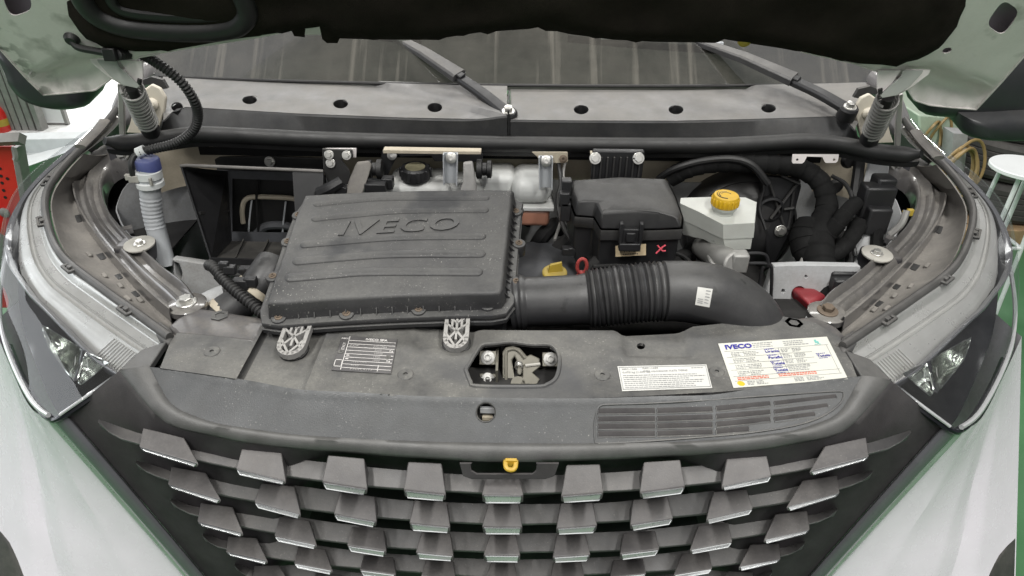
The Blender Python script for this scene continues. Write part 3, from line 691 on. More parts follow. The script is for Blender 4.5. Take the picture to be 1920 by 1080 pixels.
    for k in range(25):
        t = k/24; a = SLE[k]; o = OB[k]; r = []; w = min(1, t*2.2)
        for i in range(43):
            u = i/42
            p = a.lerp(o, u)+V((0, .05*u*(1-u)*0, 0))
            p += V((-.15, -.75, .35))*.05*math.sin(math.pi*u)*w
            dev = topb_[i]-topb_[0].lerp(topb_[-1], u)
            p += dev*(1-w)
            # facets pressed into the bumper: lines running down and outwards
            d = u*.50; c1 = .085+.04*t; c2 = .27+.06*t
            f = .010*max(0, 1-(abs(d-c1)/(.085 if d < c1 else .19)))-.006*max(0, 1-abs(d-c2)/.06)
            p += V((-.25, -.85, .35))*f*min(1, t*4)
            r.append(sx(p, s))
        r.append(sx(o+V((.01, .75, -.02)), s))
        rows.append(r)
    obj('front_wing', MB().grid(rows), white, van, f'white painted wing and bumper below the {side} headlight', smooth=9)
    # black lower arch trim
    WB = BVHTree.FromPolygons([sx(p, s) for r in rows for p in r], [(k*44+i, k*44+i+1, (k+1)*44+i+1, (k+1)*44+i) for k in range(24) for i in range(43)])
    def onwing(px, py, h):
        d = ray(px, py).normalized(); hit = WB.ray_cast(CAM, d)
        return None if hit[0] is None else hit[0]-d*h
    gr = []
    for k in range(9):
        v = k/8; r = []
        for i in range(7):
            u = i/6; x1 = 4+58*v**.7; px = -12+(x1+12)*u; py = 984+16*u*(1-v)+v*150
            p = onwing(px, py, .004 if 0 < i < 6 and k > 0 else .0005)
            r.append(p if p is not None else (r[-1] if r else OB[18]))
        gr.append([sx(p, s) for p in r])
    obj('arch_trim', MB().grid(gr), black, van, f'dark plastic arch trim at the {side} lower corner', solid=.002)
    # strip of wing seen behind the headlight, up to the windscreen pillar
    w1 = [sx(p, s) for p in cr([Z(150,272,1.215), Z(196,226,1.25), Z(222,178,1.30), Z(232,150,1.33)], 12)]
    w2 = [sx(p, s) for p in cr([Z(185,262,1.19), Z(225,222,1.23), Z(262,190,1.29), Z(268,150,1.33)], 12)]
    pil = obj('pillar_base', MB().grid([[p+V((0,.05,-.05)) for p in w1], w1, [a.lerp(b, .5)+V((0,-.01,.015)) for a, b in zip(w1, w2)], w2, [p+V((0,.05,-.08)) for p in w2]]), mat('grey_wing_edge', (.17,.165,.17), .35, coat=.4, vary=.08, dust=.4) if 'grey_wing_edge' not in MT else MT['grey_wing_edge'], van, f'dark shiny pillar foot behind the {side} headlight')
# ================================================================== bay walls
def wall(plan, z0, z1, name, m, label=None, n=40):
    c = cr([V((x, y, 0)) for x, y in plan], n)
    return obj(name, MB().grid([[V((p.x, p.y, z0+(z1-z0)*k/4)) for p in c] for k in range(5)]), m, van, label, solid=.003)
wall([(-.80,1.42),(-.72,1.49),(-.4,1.52),(0,1.525),(.4,1.52),(.72,1.49),(.80,1.42)], 1.135, 1.25, 'firewall_top', beige, 'cream painted upper edge of the firewall, streaked brown')
for s in (1, -1):
    c = [sx(p+V((.016, .005, 0)), s) for p in rail_in[:36]]+[sx(V(q), s) for q in ((-.86,1.45,1.19),(-.78,1.485,1.20),(-.68,1.495,1.20),(-.56,1.50,1.185),(-.40,1.512,1.18),(-.1 if s > 0 else .0,1.518,1.18))]
    c = cr(c, 70)
    rows = [[V((p.x*(1-.0*k), p.y, max(.62, p.z-.035-(p.z-.64)*k/7))) for p in c] for k in range(8)]
    obj('inner_wall', MB().grid(rows), greyd if s > 0 else greyp, van, 'dirty grey inner wall of the engine bay on the left' if s > 0 else 'dirty white inner wall of the engine bay on the right', solid=.003)
    # dark wheel-arch side behind the rail, closing the bay towards the wing
    rows = [[sx(a.lerp(b, k/5)+V((0,0,-.03)), s) for a, b in zip(rail_out, rail_in)] for k in range(6)]
    obj('wing_closing_sheet', MB().grid(rows), dark, van, solid=.002)
    cu = [sx(p+V((-.006, 0, -.024)), s) for p in rail_out]
    obj('wing_closing_sheet', MB().grid([[V((p.x, p.y, p.z-(p.z-.62)*k/4)) for p in cu] for k in range(5)]), dark, van, solid=.002)
for s in (1, -1):
    obj('dark_closing_floor', MB().prism([sx(V(q), s) for q in ((-.99,1.26,1.03),(-.76,1.20,1.03),(-.74,1.66,1.05),(-.99,1.66,1.05))], (0,0,-.004)), dark, van)  # added dark sheet, hides the ground below the rail gap
obj('floor_light_blocker', MB().box((0, 1.25, .63), .62, .36, .01), dark, van)  # unseen dark sheet added to block green light from the floor
obj('radiator_pack', MB().box((0, .90, .86), .60, .035, .19), dark, van, bevel=.01)
# chassis leg with its cut-out, left, and the shelf on the right
LP = Pl(Y(430, 540, 1.26), (1, 0, 0), (0, .12, 1))
q = [LP.uv(*p) for p in [(330,478),(425,492),(430,530),(426,547),(418,560),(350,545),(332,520)]]
obj('chassis_leg', plate(LP, q, [[LP.uv(*p) for p in [(333,484),(343,488),(349,505),(345,522),(337,505)]]]), greyp, van, 'pale grey chassis leg with a cut-out at the left of the bay', solid=.02, bevel=.004)
RP = Pl(Y(1490, 540, 1.20), (1, 0, 0), (0, .12, 1))
q = [RP.uv(*p) for p in [(1410,595),(1446,492),(1500,490),(1605,492),(1605,560),(1560,600)]]
hole = [RP.uv(1492+15*math.cos(t), 545+16*math.sin(t)) for t in [i*math.pi/9 for i in range(18)]]
obj('chassis_leg', plate(RP, q, [hole, [RP.uv(1462+3.5*math.cos(t), 538+4*math.sin(t)) for t in [i*math.pi/5 for i in range(10)]], [RP.uv(1504+2.5*math.cos(t), 511+3*math.sin(t)) for t in [i*math.pi/5 for i in range(10)]]]), greyp, van, 'pale chassis leg with a round cut-out at the right of the bay', solid=.02, bevel=.004)
obj('strut_tower_rib', MB().tube(cr([Y(1612,300,1.42), Y(1600,400,1.36), Y(1595,500,1.27)], 14), .012, 8), rubber, van)
obj('cream_panel', MB().prism([Y(1630,305,1.40), Y(1670,300,1.40), Y(1655,420,1.31), Y(1600,520,1.24), Y(1575,520,1.26), Y(1612,400,1.36)], (0, .01, 0)), greyp, van, bevel=.003)
# ================================================================== air filter box
FL, FR, BL, BR = Z(500,562,1.162), Z(936,549,1.162), Z(573,367,1.228), Z(948,358,1.228)
AP = Pl(FL, FR-FL, BL-FL)
def ap(px, py): return AP.uv(px, py)
base = [ap(573,367), ap(640,363), ap(760,358.5), ap(948,357), ap(958,364), ap(953,420), ap(947,480), ap(941,535), ap(936,549), ap(860,551), ap(740,555), ap(620,561), ap(520,568), ap(503,566), ap(512,535), ap(535,470), ap(555,410)]
base = [tuple(p[:2]) for p in [ (q.x, q.y) for q in cr([V((*p, 0)) for p in base+base[:1]], 97)[:-1]]]
ctr = (sum(p[0] for p in base)/96, sum(p[1] for p in base)/96)
def grow(k, h):
    out = []
    n = len(base)
    for i, p in enumerate(base):
        t = V(base[(i+1) % n])-V(base[i-1]); nn = V((t.y, -t.x))
        if nn.length < 1e-9: nn = V((1, 0))
        nn.normalize()
        if nn.dot(V(p)-V(ctr)) < 0: nn = -nn
        out.append(AP.at(p[0]+nn.x*k, p[1]+nn.y*k, h))
    return out
abox = obj('air_filter_box', MB().rings([grow(.012, -.062), grow(.008, -.16), grow(-.01, -.20)], False, True), airw, van, 'large dusty black air filter box with ribbed lid and raised IVECO lettering')
def topring(k, h): return [(V(p)-V(ctr))*k+V(ctr) for p in base]
obj('lid', MB().rings([grow(-.004, .0015), grow(-.0005, 0), grow(.002, -.004), grow(.005, -.022), grow(.008, -.034)], True, False), airm, abox, smooth=50)
obj('lid_flange', MB().rings([grow(.007, -.033), grow(.011, -.0315), grow(.021, -.032), grow(.0225, -.034), grow(.0225, -.040), grow(.020, -.041), grow(.0205, -.045), grow(.024, -.046), grow(.024, -.054), grow(.010, -.062)], False, False), airm, abox, smooth=50)
ribs = [[(587,385),(660,378),(735,373.5),(918,373)],[(583,412),(665,404),(760,396.5),(917,395)],[(562,460.5),(660,452),(755,445.5),(912,444)],[(548,492),(640,484),(740,477.5),(911,477)],[(534,523),(620,516),(700,510.5),(906,511)]]
rw = [.0070, .0088, .0100, .0106, .0110]
for r, w in zip(ribs, rw):
    pts = cr([AP.at(*ap(*p), .0008) for p in r], 40)
    L0 = sum((b-a).length for a, b in zip(pts, pts[1:]))
    f = lambda t, l, w=w, L0=L0: w*math.sqrt(max(.02, min(1, 1-max(0, 1-min(l, L0-l)/w)**2)))
    ends = [pts[0].lerp(pts[1], x) for x in (0, .1, .25, .5, .75)]+pts[1:-1]+[pts[-2].lerp(pts[-1], x) for x in (.25, .5, .75, .9, 1)]
    obj('lid_rib', MB().tube(ends, f, 18, flat=.46, up=AP.n), airm, abox, smooth=70)
ta, tb = ap(630, 446), ap(868, 434)
tw = (V(tb)-V(ta)).length; rot = math.atan2(tb[1]-ta[1], tb[0]-ta[0])
text('raised_lettering', 'IVECO', AP, ta[0], ta[1]+.0045, .0018, .0525, airm, abox, ext=.0022, rot=rot, shear=.22, bold=.0011, sx_=1.34, space=1.13)
front_fins = [525,554,584,614,644,672,702,732,761,791,821,851,881,910]
for i, x in enumerate(front_fins):
    y0 = 567-(x-520)*.047
    a = ap(x, y0)[0]; b = ap(x, y0)[1]
    m = MB().prism([AP.at(a, b+.001, -.016), AP.at(a, b-.012, -.032), AP.at(a, b+.004, -.032)], AP.u*.0017)
    obj('lid_fin', m, airm, abox)
for i in range(14):
    p = AP.at(*ap(957-i*1.45, 372+i*12.6)); a, b = ap(957-i*1.45, 372+i*12.6)
    obj('lid_fin', MB().prism([AP.at(a-.003, b, -.004), AP.at(a+.018, b, -.032), AP.at(a-.001, b, -.032)], AP.v*.0022), airm, abox)
for px, py in ((523,597),(650,590),(785,582),(914,574),(967,398),(973,458),(968,530),(560,405),(540,455),(512,520)):
    a, b = AP.uv(px, py)
    # bosses sit on the flange, 45 mm below the lid's plane
    F2 = Pl(AP.at(0,0,-.032), AP.u, AP.v); a, b = F2.uv(px, py); c = F2.at(a, b)
    obj('flange_boss', MB().lathe([(.0130, -.022), (.0130, .0005), (.0120, .003), (.010, .0036)], c, AP.n, 24), airm, abox)
    bolt(c+AP.n*.0034, AP.n, abox, 'rust', .72)
# feet with their lattice
def foot(px, w, h, tl):
    P = Pl(Z(*px, 1.108), (1, tl, 0), (0, 1, .22))
    a0, b0 = P.uv(*px); m = MB()
    def bar(p, q, r=.0024):
        p = P.at(a0+p[0]*w, b0+p[1]*h, 0); q = P.at(a0+q[0]*w, b0+q[1]*h, 0); d = (q-p).normalized(); sd = d.cross(P.n)
        m.box((p+q)/2, (q-p).length/2+r*.6, r, .006, (d, sd, P.n))
    out = [(-.5,.5),(-.5,-.2)]+[(-.5*math.cos(t), -.2-.3*math.sin(t)) for t in [i*math.pi/8 for i in range(1, 8)]]+[(.5,-.2),(.5,.5)]
    for p, q_ in zip(out, out[1:]+out[:1]): bar(p, q_, .0032)
    for p, q_ in (((0,.5),(0,-.05)),((-.22,.5),(-.22,.1)),((.22,.5),(.22,.1)),((-.5,.25),(0,.02)),((.5,.25),(0,.02)),((0,.02),(-.42,-.3)),((0,.02),(.42,-.3)),((-.5,-.05),(0,-.48)),((.5,-.05),(0,-.48)),((-.5,.5),(0,.28)),((.5,.5),(0,.28)),((0,.02),(0,-.25))): bar(p, q_, .0019)
    f = obj('mount_foot', m, latt, abox, 'grey lattice mounting foot')
    obj('mount_foot_backing', MB().prism([P.at(a0+p[0]*w, b0+p[1]*h, -.006) for p in out], P.n*-.006), panelm, abox)
    c = P.at(a0, b0-.18*h, -.010)
    obj('rubber_bush', MB().lathe([(.021, -.016), (.0245, -.014), (.0245, -.010), (.021, -.008), (.021, -.006), (.0245, -.004), (.0245, 0), (.02, .002)], c, P.n, 24), rubber, abox)
foot((552, 636), .040, .072, -.04); foot((856, 625), .036, .070, 0)
# ================================================================== intake hose
hc = cr([V(p) for p in [Y(958,569,1.055), Y(985,566,1.055), Y(1040,564,1.055), Y(1105,560,1.055), Y(1170,552,1.055), Y(1240,546,1.055), Y(1300,548,1.055), Y(1352,560,1.055), Y(1395,588,1.05), Y(1420,630,1.04), Y(1428,690,1.03)]], 200)
def hr(t, l):
    x = hc[min(199, int(t*199))].x; P = lambda px: Y(px, 560, 1.055).x
    if x < P(985): return .049+.0022*(1 if math.sin((x-P(958))*2*math.pi/.0085) > 0 else 0)
    if x < P(1102): return .0455+.002*sm(P(1085), P(1102), x)
    if x < P(1243): return .0525+.0030*math.cos((x-P(1102))*2*math.pi/((P(1243)-P(1102))/18))
    return .0545+.002*sm(P(1243), P(1330), x)
hose = obj('intake_hose', MB().tube(hc, hr, 40), hosem, van, 'thick dusty black intake hose with a ribbed bellows section', smooth=60)
hcd = []
st = Pl(Y(1320, 545, 1.005), (1, .12, 0), (-.1, .75, .66))
q = [(1308,538),(1336,542),(1330,576),(1303,571)]
hp_ = []
def onhose(px, py, h=.0006):
    d = ray(px, py); best = None
    me = hose.data
    from mathutils.bvhtree import BVHTree
    global _bv
    try: _bv
    except NameError: _bv = BVHTree.FromPolygons([v.co[:] for v in me.vertices], [p.vertices[:] for p in me.polygons])
    loc, nor, _, _ = _bv.ray_cast(CAM, d.normalized())
    if loc is None: return None
    n = nor if nor.dot(d) < 0 else -nor
    return loc+n*h
def onhose_grid(q, nu, nv, h):
    return [[onhose(*(V(q[0]).lerp(V(q[1]), i/nu).lerp(V(q[3]).lerp(V(q[2]), i/nu), j/nv)), h) for i in range(nu+1)] for j in range(nv+1)]
g = onhose_grid(q, 6, 6, .0010)
if all(p is not None for r in g for p in r):
    lab = obj('hose_label', MB().grid(g), plain, hose, 'small white paper label on the hose')
    m = MB()
    for k in range(5):
        y = .12+.16*k
        qq = [tuple(V(q[0]).lerp(V(q[1]), u).lerp(V(q[3]).lerp(V(q[2]), u), v)) for u, v in ((.58,y),(.58+random.uniform(.12,.3),y),(.9,y+.05),(.58,y+.05))]
        m.grid(onhose_grid(qq, 2, 1, .0016))
    for k in range(3):
        y = .62+.1*k
        qq = [tuple(V(q[0]).lerp(V(q[1]), u).lerp(V(q[3]).lerp(V(q[2]), u), v)) for u, v in ((.12,y),(.48,y),(.48,y+.04),(.12,y+.04))]
        m.grid(onhose_grid(qq, 2, 1, .0016))
    obj('label_print', m, inkg, hose, kind='stuff')
# ================================================================== coolant tank and its brackets
mat('cap_print_grey', (.20,.185,.12), .5)
def rbox(x0, x1, y0, y1, z0, z1, r, name, m, parent, label=None):
    return obj(name, MB().box(((x0+x1)/2, (y0+y1)/2, (z0+z1)/2), (x1-x0)/2, (y1-y0)/2, (z1-z0)/2), m, parent, label, bevel=r, seg=5)
yt = 1.365
xa, xb, xc, xd, xe = [Y(px, 345, yt).x for px in (722, 842, 880, 962, 1036)]
tank = rbox(xa, xb+.004, yt, 1.475, 1.02, 1.193, .02, 'coolant_tank', tankm, van, 'translucent whitish coolant tank with a black cap, coolant showing brown at its foot')
rbox(xb-.004, xc+.03, yt+.012, 1.47, 1.02, 1.186, .014, 'tank_waist', tankm, tank)
rbox(xc+.02, xd+.004, yt+.025, 1.48, 1.03, 1.205, .016, 'tank_neck', tankm, tank)
rbox(xd-.002, xe, yt-.005, 1.48, Y(1000,386,yt).z, 1.207, .026, 'tank_end', tankm, tank)
rbox(xd-.008, xe+.006, yt-.010, 1.48, Y(1000,390,yt).z-.004, Y(1000,385,yt).z, .003, 'tank_seam', tankm, tank)
rbox(xd, xe-.003, yt-.004, 1.475, Y(1000,424,yt).z, Y(1000,390,yt).z-.003, .010, 'coolant', cool, tank)
cp = Y(780, 336, 1.395); cp.z = 1.19
ca = obj('tank_cap', MB().lathe([(.021, -.004), (.021, .006), (.031, .006), (.0315, .014), (.0315, .030), (.029, .033), (.024, .0335), (.023, .031)], cp, (0, -.05, 1), 36), blackbare, tank)
for k in range(10):
    t = k*math.pi/5; obj('cap_grip', MB().box(cp+V((.0315*math.cos(t), .0315*math.sin(t), .020)), .0035, .0035, .011), blackbare, ca, bevel=.0015, seg=1)
obj('cap_sticker', MB().lathe([(.0215, .0312), (.0215, .0335)], cp, (0, -.05, 1), 30), MT['cap_print_grey'], ca)
def strip(pts, name, m, parent, th=.003, bevel=.001, label=None): return obj(name, MB().prism(pts, (0, th, 0)), m, parent, label, bevel=bevel, seg=1)
# grey hanger straps
for n_, (px, top, bt, w) in enumerate(((845, 286, 344, 28), (1023, 292, 352, 27))):
    a = [Y(px-w/2, top, 1.345), Y(px+w/2, top, 1.345), Y(px+w/2-1, bt, 1.352), Y(px-w/2+1, bt, 1.352)]
    h_ = strip(a, 'tank_hanger', strapm, van, label='pale grey metal strap hanging from the %s tab' % ('long cream' if n_ == 0 else 'bolted cream'))
    for e in (0, 1):
        p, q2 = (a[0], a[3]) if e == 0 else (a[1], a[2]); obj('hanger_flange', MB().prism([p, q2, q2+V((0,-.012,0)), p+V((0,-.012,0))], (.0025*(1 if e == 0 else -1), 0, 0)), strapm, h_)
    bolt(Y(px+1, top+10, 1.3445), (0, -1, .3), h_, 'small', 1.0)
# cream tabs along the upper rim
strip([Y(718,281,1.36), Y(902,284,1.36), Y(902,290,1.36), Y(718,288,1.36)], 'rim_tab', beige, van, .02, label='long cream rim tab over the tank cap')
strip([Y(997,285,1.35), Y(1064,285,1.35), Y(1065,303,1.35), Y(1060,306,1.35), Y(1012,306,1.35), Y(1008,295,1.35)], 'rim_tab', beige, van, .003, label='cream rim tab beside the tank end')
bolt(Y(1056,298,1.349), (0,-1,.3), van, 'rust', .9)
strip([Y(610,278,1.36), Y(668,278,1.36), Y(668,296,1.36), Y(610,296,1.36)], 'rim_tab', hoodw, van, .003, label='white rim tab under the black three-bolt bracket')
q = [(1486,289),(1572,289),(1570,301),(1566,305),(1548,305),(1545,303),(1541,294),(1512,293),(1507,303),(1503,306),(1486,306),(1484,303)]
m = plate(Pl(Y(1530,297,1.355), (1,0,0), (0,.2,1)), [Pl(Y(1530,297,1.355), (1,0,0), (0,.2,1)).uv(*p) for p in q], [ [Pl(Y(1530,297,1.355), (1,0,0), (0,.2,1)).uv(x+2.6*math.cos(t), 299+2.6*math.sin(t)) for t in [i*math.pi/4 for i in range(8)]] for x in (1494, 1563)])
obj('rim_tab', m, hoodw, van, 'white bridge-shaped tab with two small holes under the seal', solid=.003)
# black bracket with three bolts
bb = obj('bolt_bracket', MB().prism([Y(604,279,1.352), Y(660,281,1.352), Y(662,296,1.352), Y(640,300,1.352), Y(655,320,1.352), Y(658,345,1.352), Y(618,350,1.352), Y(606,320,1.352)], (0, .005, 0)), black, van, 'black bracket with three bolts beside the intake box', bevel=.0015)
for p in ((617,290),(650,291),(620,306)): bolt(Y(*p, 1.351), (0,-1,.3), bb, 'hex', .8)
# black carrier of the tank, rubber mounts, grey arms
cb = obj('tank_carrier', MB().prism([Y(716,287,1.40), Y(745,287,1.40), Y(750,294,1.40), Y(808,292,1.40), Y(815,303,1.40), Y(905,304,1.40), Y(905,290,1.40), Y(900,284,1.40), Y(716,283,1.40)], (0, .006, 0)), blackbare, van, 'black metal carrier behind the tank cap', bevel=.001)
obj('carrier_leg', MB().prism([Y(716,286,1.395), Y(748,288,1.395), Y(738,306,1.395), Y(728,328,1.395), Y(715,328,1.395), Y(712,310,1.395)], (0, .006, 0)), blackbare, cb)
bolt(Y(735,291,1.394), (0,-1,.3), cb, 'small', .9)
for px in (706, 905):
    m = MB(); c = Y(px, 317, 1.37)
    m.lathe([(.014,-.02),(.019,-.018),(.019,-.010),(.014,-.008),(.014,0),(.021,.002),(.021,.012),(.015,.014)], c, (1 if px < 800 else -1, 0, 0), 20)
    obj('rubber_mount', m, rubber, van, 'black rubber mount ' + ('left of the tank cap' if px < 800 else 'between the two hanger straps'))
obj('mount_arm', MB().prism([Y(668,306,1.35), Y(690,304,1.35), Y(697,312,1.35), Y(690,330,1.33), Y(680,365,1.31), Y(645,365,1.31), Y(655,335,1.33)], (0, .012, 0)), traym, van, 'dark grey arm behind the left corner of the filter lid', bevel=.004)
obj('mount_arm', MB().prism([Y(868,306,1.35), Y(886,304,1.35), Y(890,330,1.345), Y(895,360,1.335), Y(862,360,1.335), Y(868,340,1.345)], (0, .012, 0)), latt, van, 'grey arm between the tank hangers', bevel=.004)
obj('connector_block', MB().box(Y(705,352,1.33), .022, .012, .012).box(Y(727,342,1.35), .012, .012, .012), blackbare, van, bevel=.002)
obj('green_plug', MB().box(Y(693,356,1.325), .010, .006, .005), mat('green_plug', (.02,.22,.10), .5), van, bevel=.002)
obj('sensor_body', MB().tube(cr([Y(598,362,1.31), Y(620,352,1.31), Y(640,340,1.32)], 8), .012, 8), blackbare, van)
# ================================================================== black intake box on the left
bx = obj('intake_box', MB().hexa([Y(338,313,1.335), Y(395,491,1.225), Y(432,452,1.40), Y(424,322,1.45)], [Y(341,312,1.335), Y(398,490,1.225), Y(435,451,1.40), Y(427,321,1.45)]), blackbare, van, 'open black plastic intake box with inner shelves, left of the filter')
obj('box_floor', MB().hexa([Y(395,491,1.225), Y(570,498,1.225), Y(600,455,1.40), Y(432,452,1.40)], [p+V((0,0,-.006)) for p in (Y(395,491,1.225), Y(570,498,1.225), Y(600,455,1.40), Y(432,452,1.40))]), black, bx)
obj('box_front_lip', MB().prism([Y(395,484,1.224), Y(572,490,1.224), Y(572,499,1.224), Y(397,494,1.224)], (0,.004,0)), blackbare, bx)
obj('box_top_lip', MB().tube([Y(338,311,1.335), Y(350,310,1.335), Y(540,318,1.335), Y(606,321,1.335)], .0035, 8), mat('pale_edge', (.2,.19,.18), .35, .3) , bx)  # paler strip along the top edge of the box
obj('box_roof', MB().hexa([Y(338,313,1.336), Y(606,322,1.336), Y(604,318,1.46), Y(424,312,1.46)], [p+V((0,0,.003)) for p in (Y(338,313,1.336), Y(606,322,1.336), Y(604,318,1.46), Y(424,312,1.46))]), blackbare, bx)
BP = Pl(Y(500,400,1.45), (1,0,0), (0,.15,1))
obj('box_back', plate(BP, [BP.uv(*p) for p in [(405,318),(608,324),(615,462),(425,458)]], [[BP.uv(*p) for p in [(437,334),(600,340),(598,437),(436,434)]]]), engcov, bx, solid=.004)
obj('box_side', MB().prism([Y(548,320,1.335), Y(606,322,1.335), Y(606,350,1.33), Y(575,420,1.29), Y(560,500,1.225)], (0,.004,0)), blackbare, bx)
for a, b in (((365,397),(421,393)),((380,441),(421,435))):
    obj('box_shelf', MB().hexa([Y(a[0],a[1],1.29), Y(a[0]+2,a[1]+5,1.29), Y(b[0],b[1]+4,1.41), Y(b[0],b[1],1.41)], [p+V((.012,0,0)) for p in (Y(a[0],a[1],1.29), Y(a[0]+2,a[1]+5,1.29), Y(b[0],b[1]+4,1.41), Y(b[0],b[1],1.41))]), black, bx)
for x0, x1 in ((440,455),(486,502),(530,545)):
    obj('box_fin', MB().prism([Y(x0,482,1.26), Y(x1,448,1.39), Y(x1,455,1.39), Y(x0,488,1.26)], (.003,0,0)), black, bx)
obj('box_inside', MB().prism([Y(430,325,1.466), Y(610,330,1.466), Y(610,450,1.466), Y(430,450,1.466)], (0,.004,0)), rubber, bx)
obj('beige_pipe', MB().tube(cr([Y(456,418,1.456), Y(454,395,1.456), Y(460,375,1.456), Y(480,369,1.456), Y(540,371,1.456), Y(562,376,1.456)], 30), .006, 8), beige, van, 'thin beige pipe looped inside the intake box opening')
for pts in (((472,376),(468,410),(466,436)), ((536,378),(532,410),(530,436))): obj('wire', MB().tube(cr([Y(*p,1.452) for p in pts], 10), .0022, 6), strapm, van)
obj('wire', MB().tube(cr([Y(485,338,1.450), Y(481,370,1.450), Y(485,436,1.450)], 12), .003, 6), rubber, van)
obj('fan_shroud', MB().tube(cr([Y(480,440,1.458), Y(500,424,1.458), Y(540,424,1.458), Y(565,440,1.458)], 16), .010, 8), engcov, van)
bp2 = obj('back_plate', MB().prism([Y(382,306,1.495), Y(412,294,1.495), Y(488,293,1.495), Y(497,287,1.495), Y(512,288,1.495), Y(520,294,1.495), Y(606,297,1.495), Y(606,330,1.495), Y(382,330,1.495)], (0,.006,0)), black, van, 'black plate bolted to the firewall above the intake box', bevel=.002)
bolt(Y(506,303,1.493), (0,-1,.2), bp2, 'hex', 1.0)
# ================================================================== washer filler
w0 = Y(277, 306, 1.30); ax = (V((.03,-.02,1))).normalized()
wf = obj('washer_filler', MB().tube(cr([w0+V((0,0,-.012)), Y(282,365,1.295), Y(288,410,1.29), Y(300,455,1.28), Y(312,500,1.26)], 90), lambda t, l: (.0235 if t < .16 else .0205+.0007*(math.sin(t*150) if .26 < t < .6 else 0)-.001*sm(.2,.6,t)), 24), fillm, van, 'white washer filler neck with a blue cap')
obj('blue_cap', MB().lathe([(.0215,-.022),(.0235,-.021),(.0235,-.001),(.022,.002),(.012,.003),(.011,.002)], w0+V((0,0,.008)), ax, 30), bluecap, wf)
obj('filler_collar', MB().lathe([(.0245,-.010),(.0265,-.009),(.0265,.001),(.0245,.002)], Y(281,340,1.295), ax, 28), whitepl, wf)
obj('filler_collar', MB().lathe([(.0240,-.008),(.0252,-.007),(.0252,.007),(.0240,.008)], Y(279,326,1.297), ax, 28), whitepl, wf)
obj('filler_tab', MB().box(Y(252,335,1.28), .010, .006, .007).box(Y(243,332,1.28), .008, .004, .006), greyplas, wf, bevel=.001)
obj('filler_pin', MB().box(Y(283,341,1.272), .0025, .003, .008), greyplas, wf, bevel=.001)
wh = obj('washer_hose', MB().tube(cr([Y(250,335,1.28), Y(246,310,1.28), Y(250,295,1.29), Y(262,285,1.30)], 16), .0055, 10), rubber, van, 'thin black washer hose rising beside the blue cap')
# ================================================================== bits at the inner left wing
for s, yy in ((1, 0), (-1, 0)):
    sd = 'left' if s > 0 else 'right'
    lk = obj('wing_bracket', MB().box(sx(Z(258,470,1.09), s), .034, .028, .022), darkpaint, van, f'dark bracket with a bolted washer plate on the {sd} inner wing', bevel=.008, seg=3)
    obj('washer_plate', MB().lathe([(.03,0),(.03,.003),(.027,.004)], sx(Z(262,459,1.113), s), (0,-.1,1), 24), greyplas, lk)
    bolt(sx(Z(262,457,1.117), s), (0,-.1,1), lk, 'hex', .95)
    obj('wing_strut', MB().tube([sx(Z(210,440,1.08), s), sx(Z(250,432,1.08), s)], .014, 8), darkpaint, lk)
# conduit and charge hoses left of the filter
cd_ = cr([Y(392,497,1.12), Y(402,503,1.10), Y(430,535,1.06), Y(465,565,1.03), Y(495,590,1.01)], 260)
obj('conduit', MB().tube(cd_, lambda t, l: .0095+.0016*math.sin(l*2*math.pi/.0075), 14), rubber, van, 'ribbed black conduit running down to the filter corner', smooth=80)
ch = obj('charge_hose', MB().tube(cr([Y(395,610,1.06), Y(425,588,1.07), Y(465,555,1.09), Y(498,520,1.12), Y(515,495,1.15)], 30), lambda t, l: .034+.002*math.sin(t*9), 24), hosem, van, 'black rubber hose with steel clamps at the left corner of the filter')
for a, b in (((424,590),(430,584)), ((478,545),(484,538))):
    p, q2 = Y(*a, 1.07 if a[0] < 450 else 1.10), Y(*b, 1.075 if a[0] < 450 else 1.105)
    obj('hose_clamp', MB().lathe([(.0365,-.007),(.038,-.006),(.038,.006),(.0365,.007)], p, q2-p, 30), beige, ch)
for p, r in (((452,532),.014),((432,505),.011),((420,497),.009),((470,528),.012),((445,548),.010)):
    obj('hose_clip', MB().box(Y(*p,1.075), r, r*.6, r*.8), blackbare, ch, bevel=.003)
obj('duct_floor', MB().tube(cr([Y(352,600,1.08), Y(400,572,1.10), Y(430,560,1.11)], 10), .03, 14), greyp, van)
# ================================================================== engine cover, caps, dipstick
obj('engine_cover', MB().grid([[V((x, y, 1.035+.035*math.sin(math.pi*i/12)**.5-.05*abs(j/8-.5)**2)) for j, y in enumerate([1.13+.24*j/8 for j in range(9)])] for i, x in enumerate([-.02+.17*i/12 for i in range(13)])]), engcov, van, 'dark grey engine cover behind the intake hose', solid=.02)
oc = Z(1040, 513, 1.085)
ocap = obj('oil_cap', MB().lathe([(.018,-.02),(.018,-.002),(.025,-.001),(.025,.004),(.022,.006)], oc, (0,-.15,1), 28), yellowd, van, 'dirty yellow oil filler cap beside the hose', bevel=.0008)
obj('cap_handle', MB().hexa([oc+V(p) for p in ((-.014,-.006,.004),(.016,-.001,.004),(.016,.006,.004),(-.014,.003,.004))], [oc+V(p) for p in ((-.010,-.006,.022),(.013,-.001,.026),(.013,.005,.026),(-.010,.002,.022))]), yellowd, ocap, bevel=.001)
dp = Y(1091, 498, 1.12); ringp = [dp+V((.0105*math.cos(t)*.85, -.002, .0155*math.sin(t))) for t in [2*math.pi*i/28 for i in range(29)]]
dk = obj('dipstick', MB().tube(ringp, .0035, 8, cap=False), redhook, van, 'red ring handle of the oil dipstick')
obj('dipstick_stem', MB().lathe([(.012,-.030),(.012,-.026),(.009,-.022),(.006,-.018),(.006,-.014)], dp+V((0,.0,0)), (0,-.05,1), 16), redhook, dk)
random.seed(11)
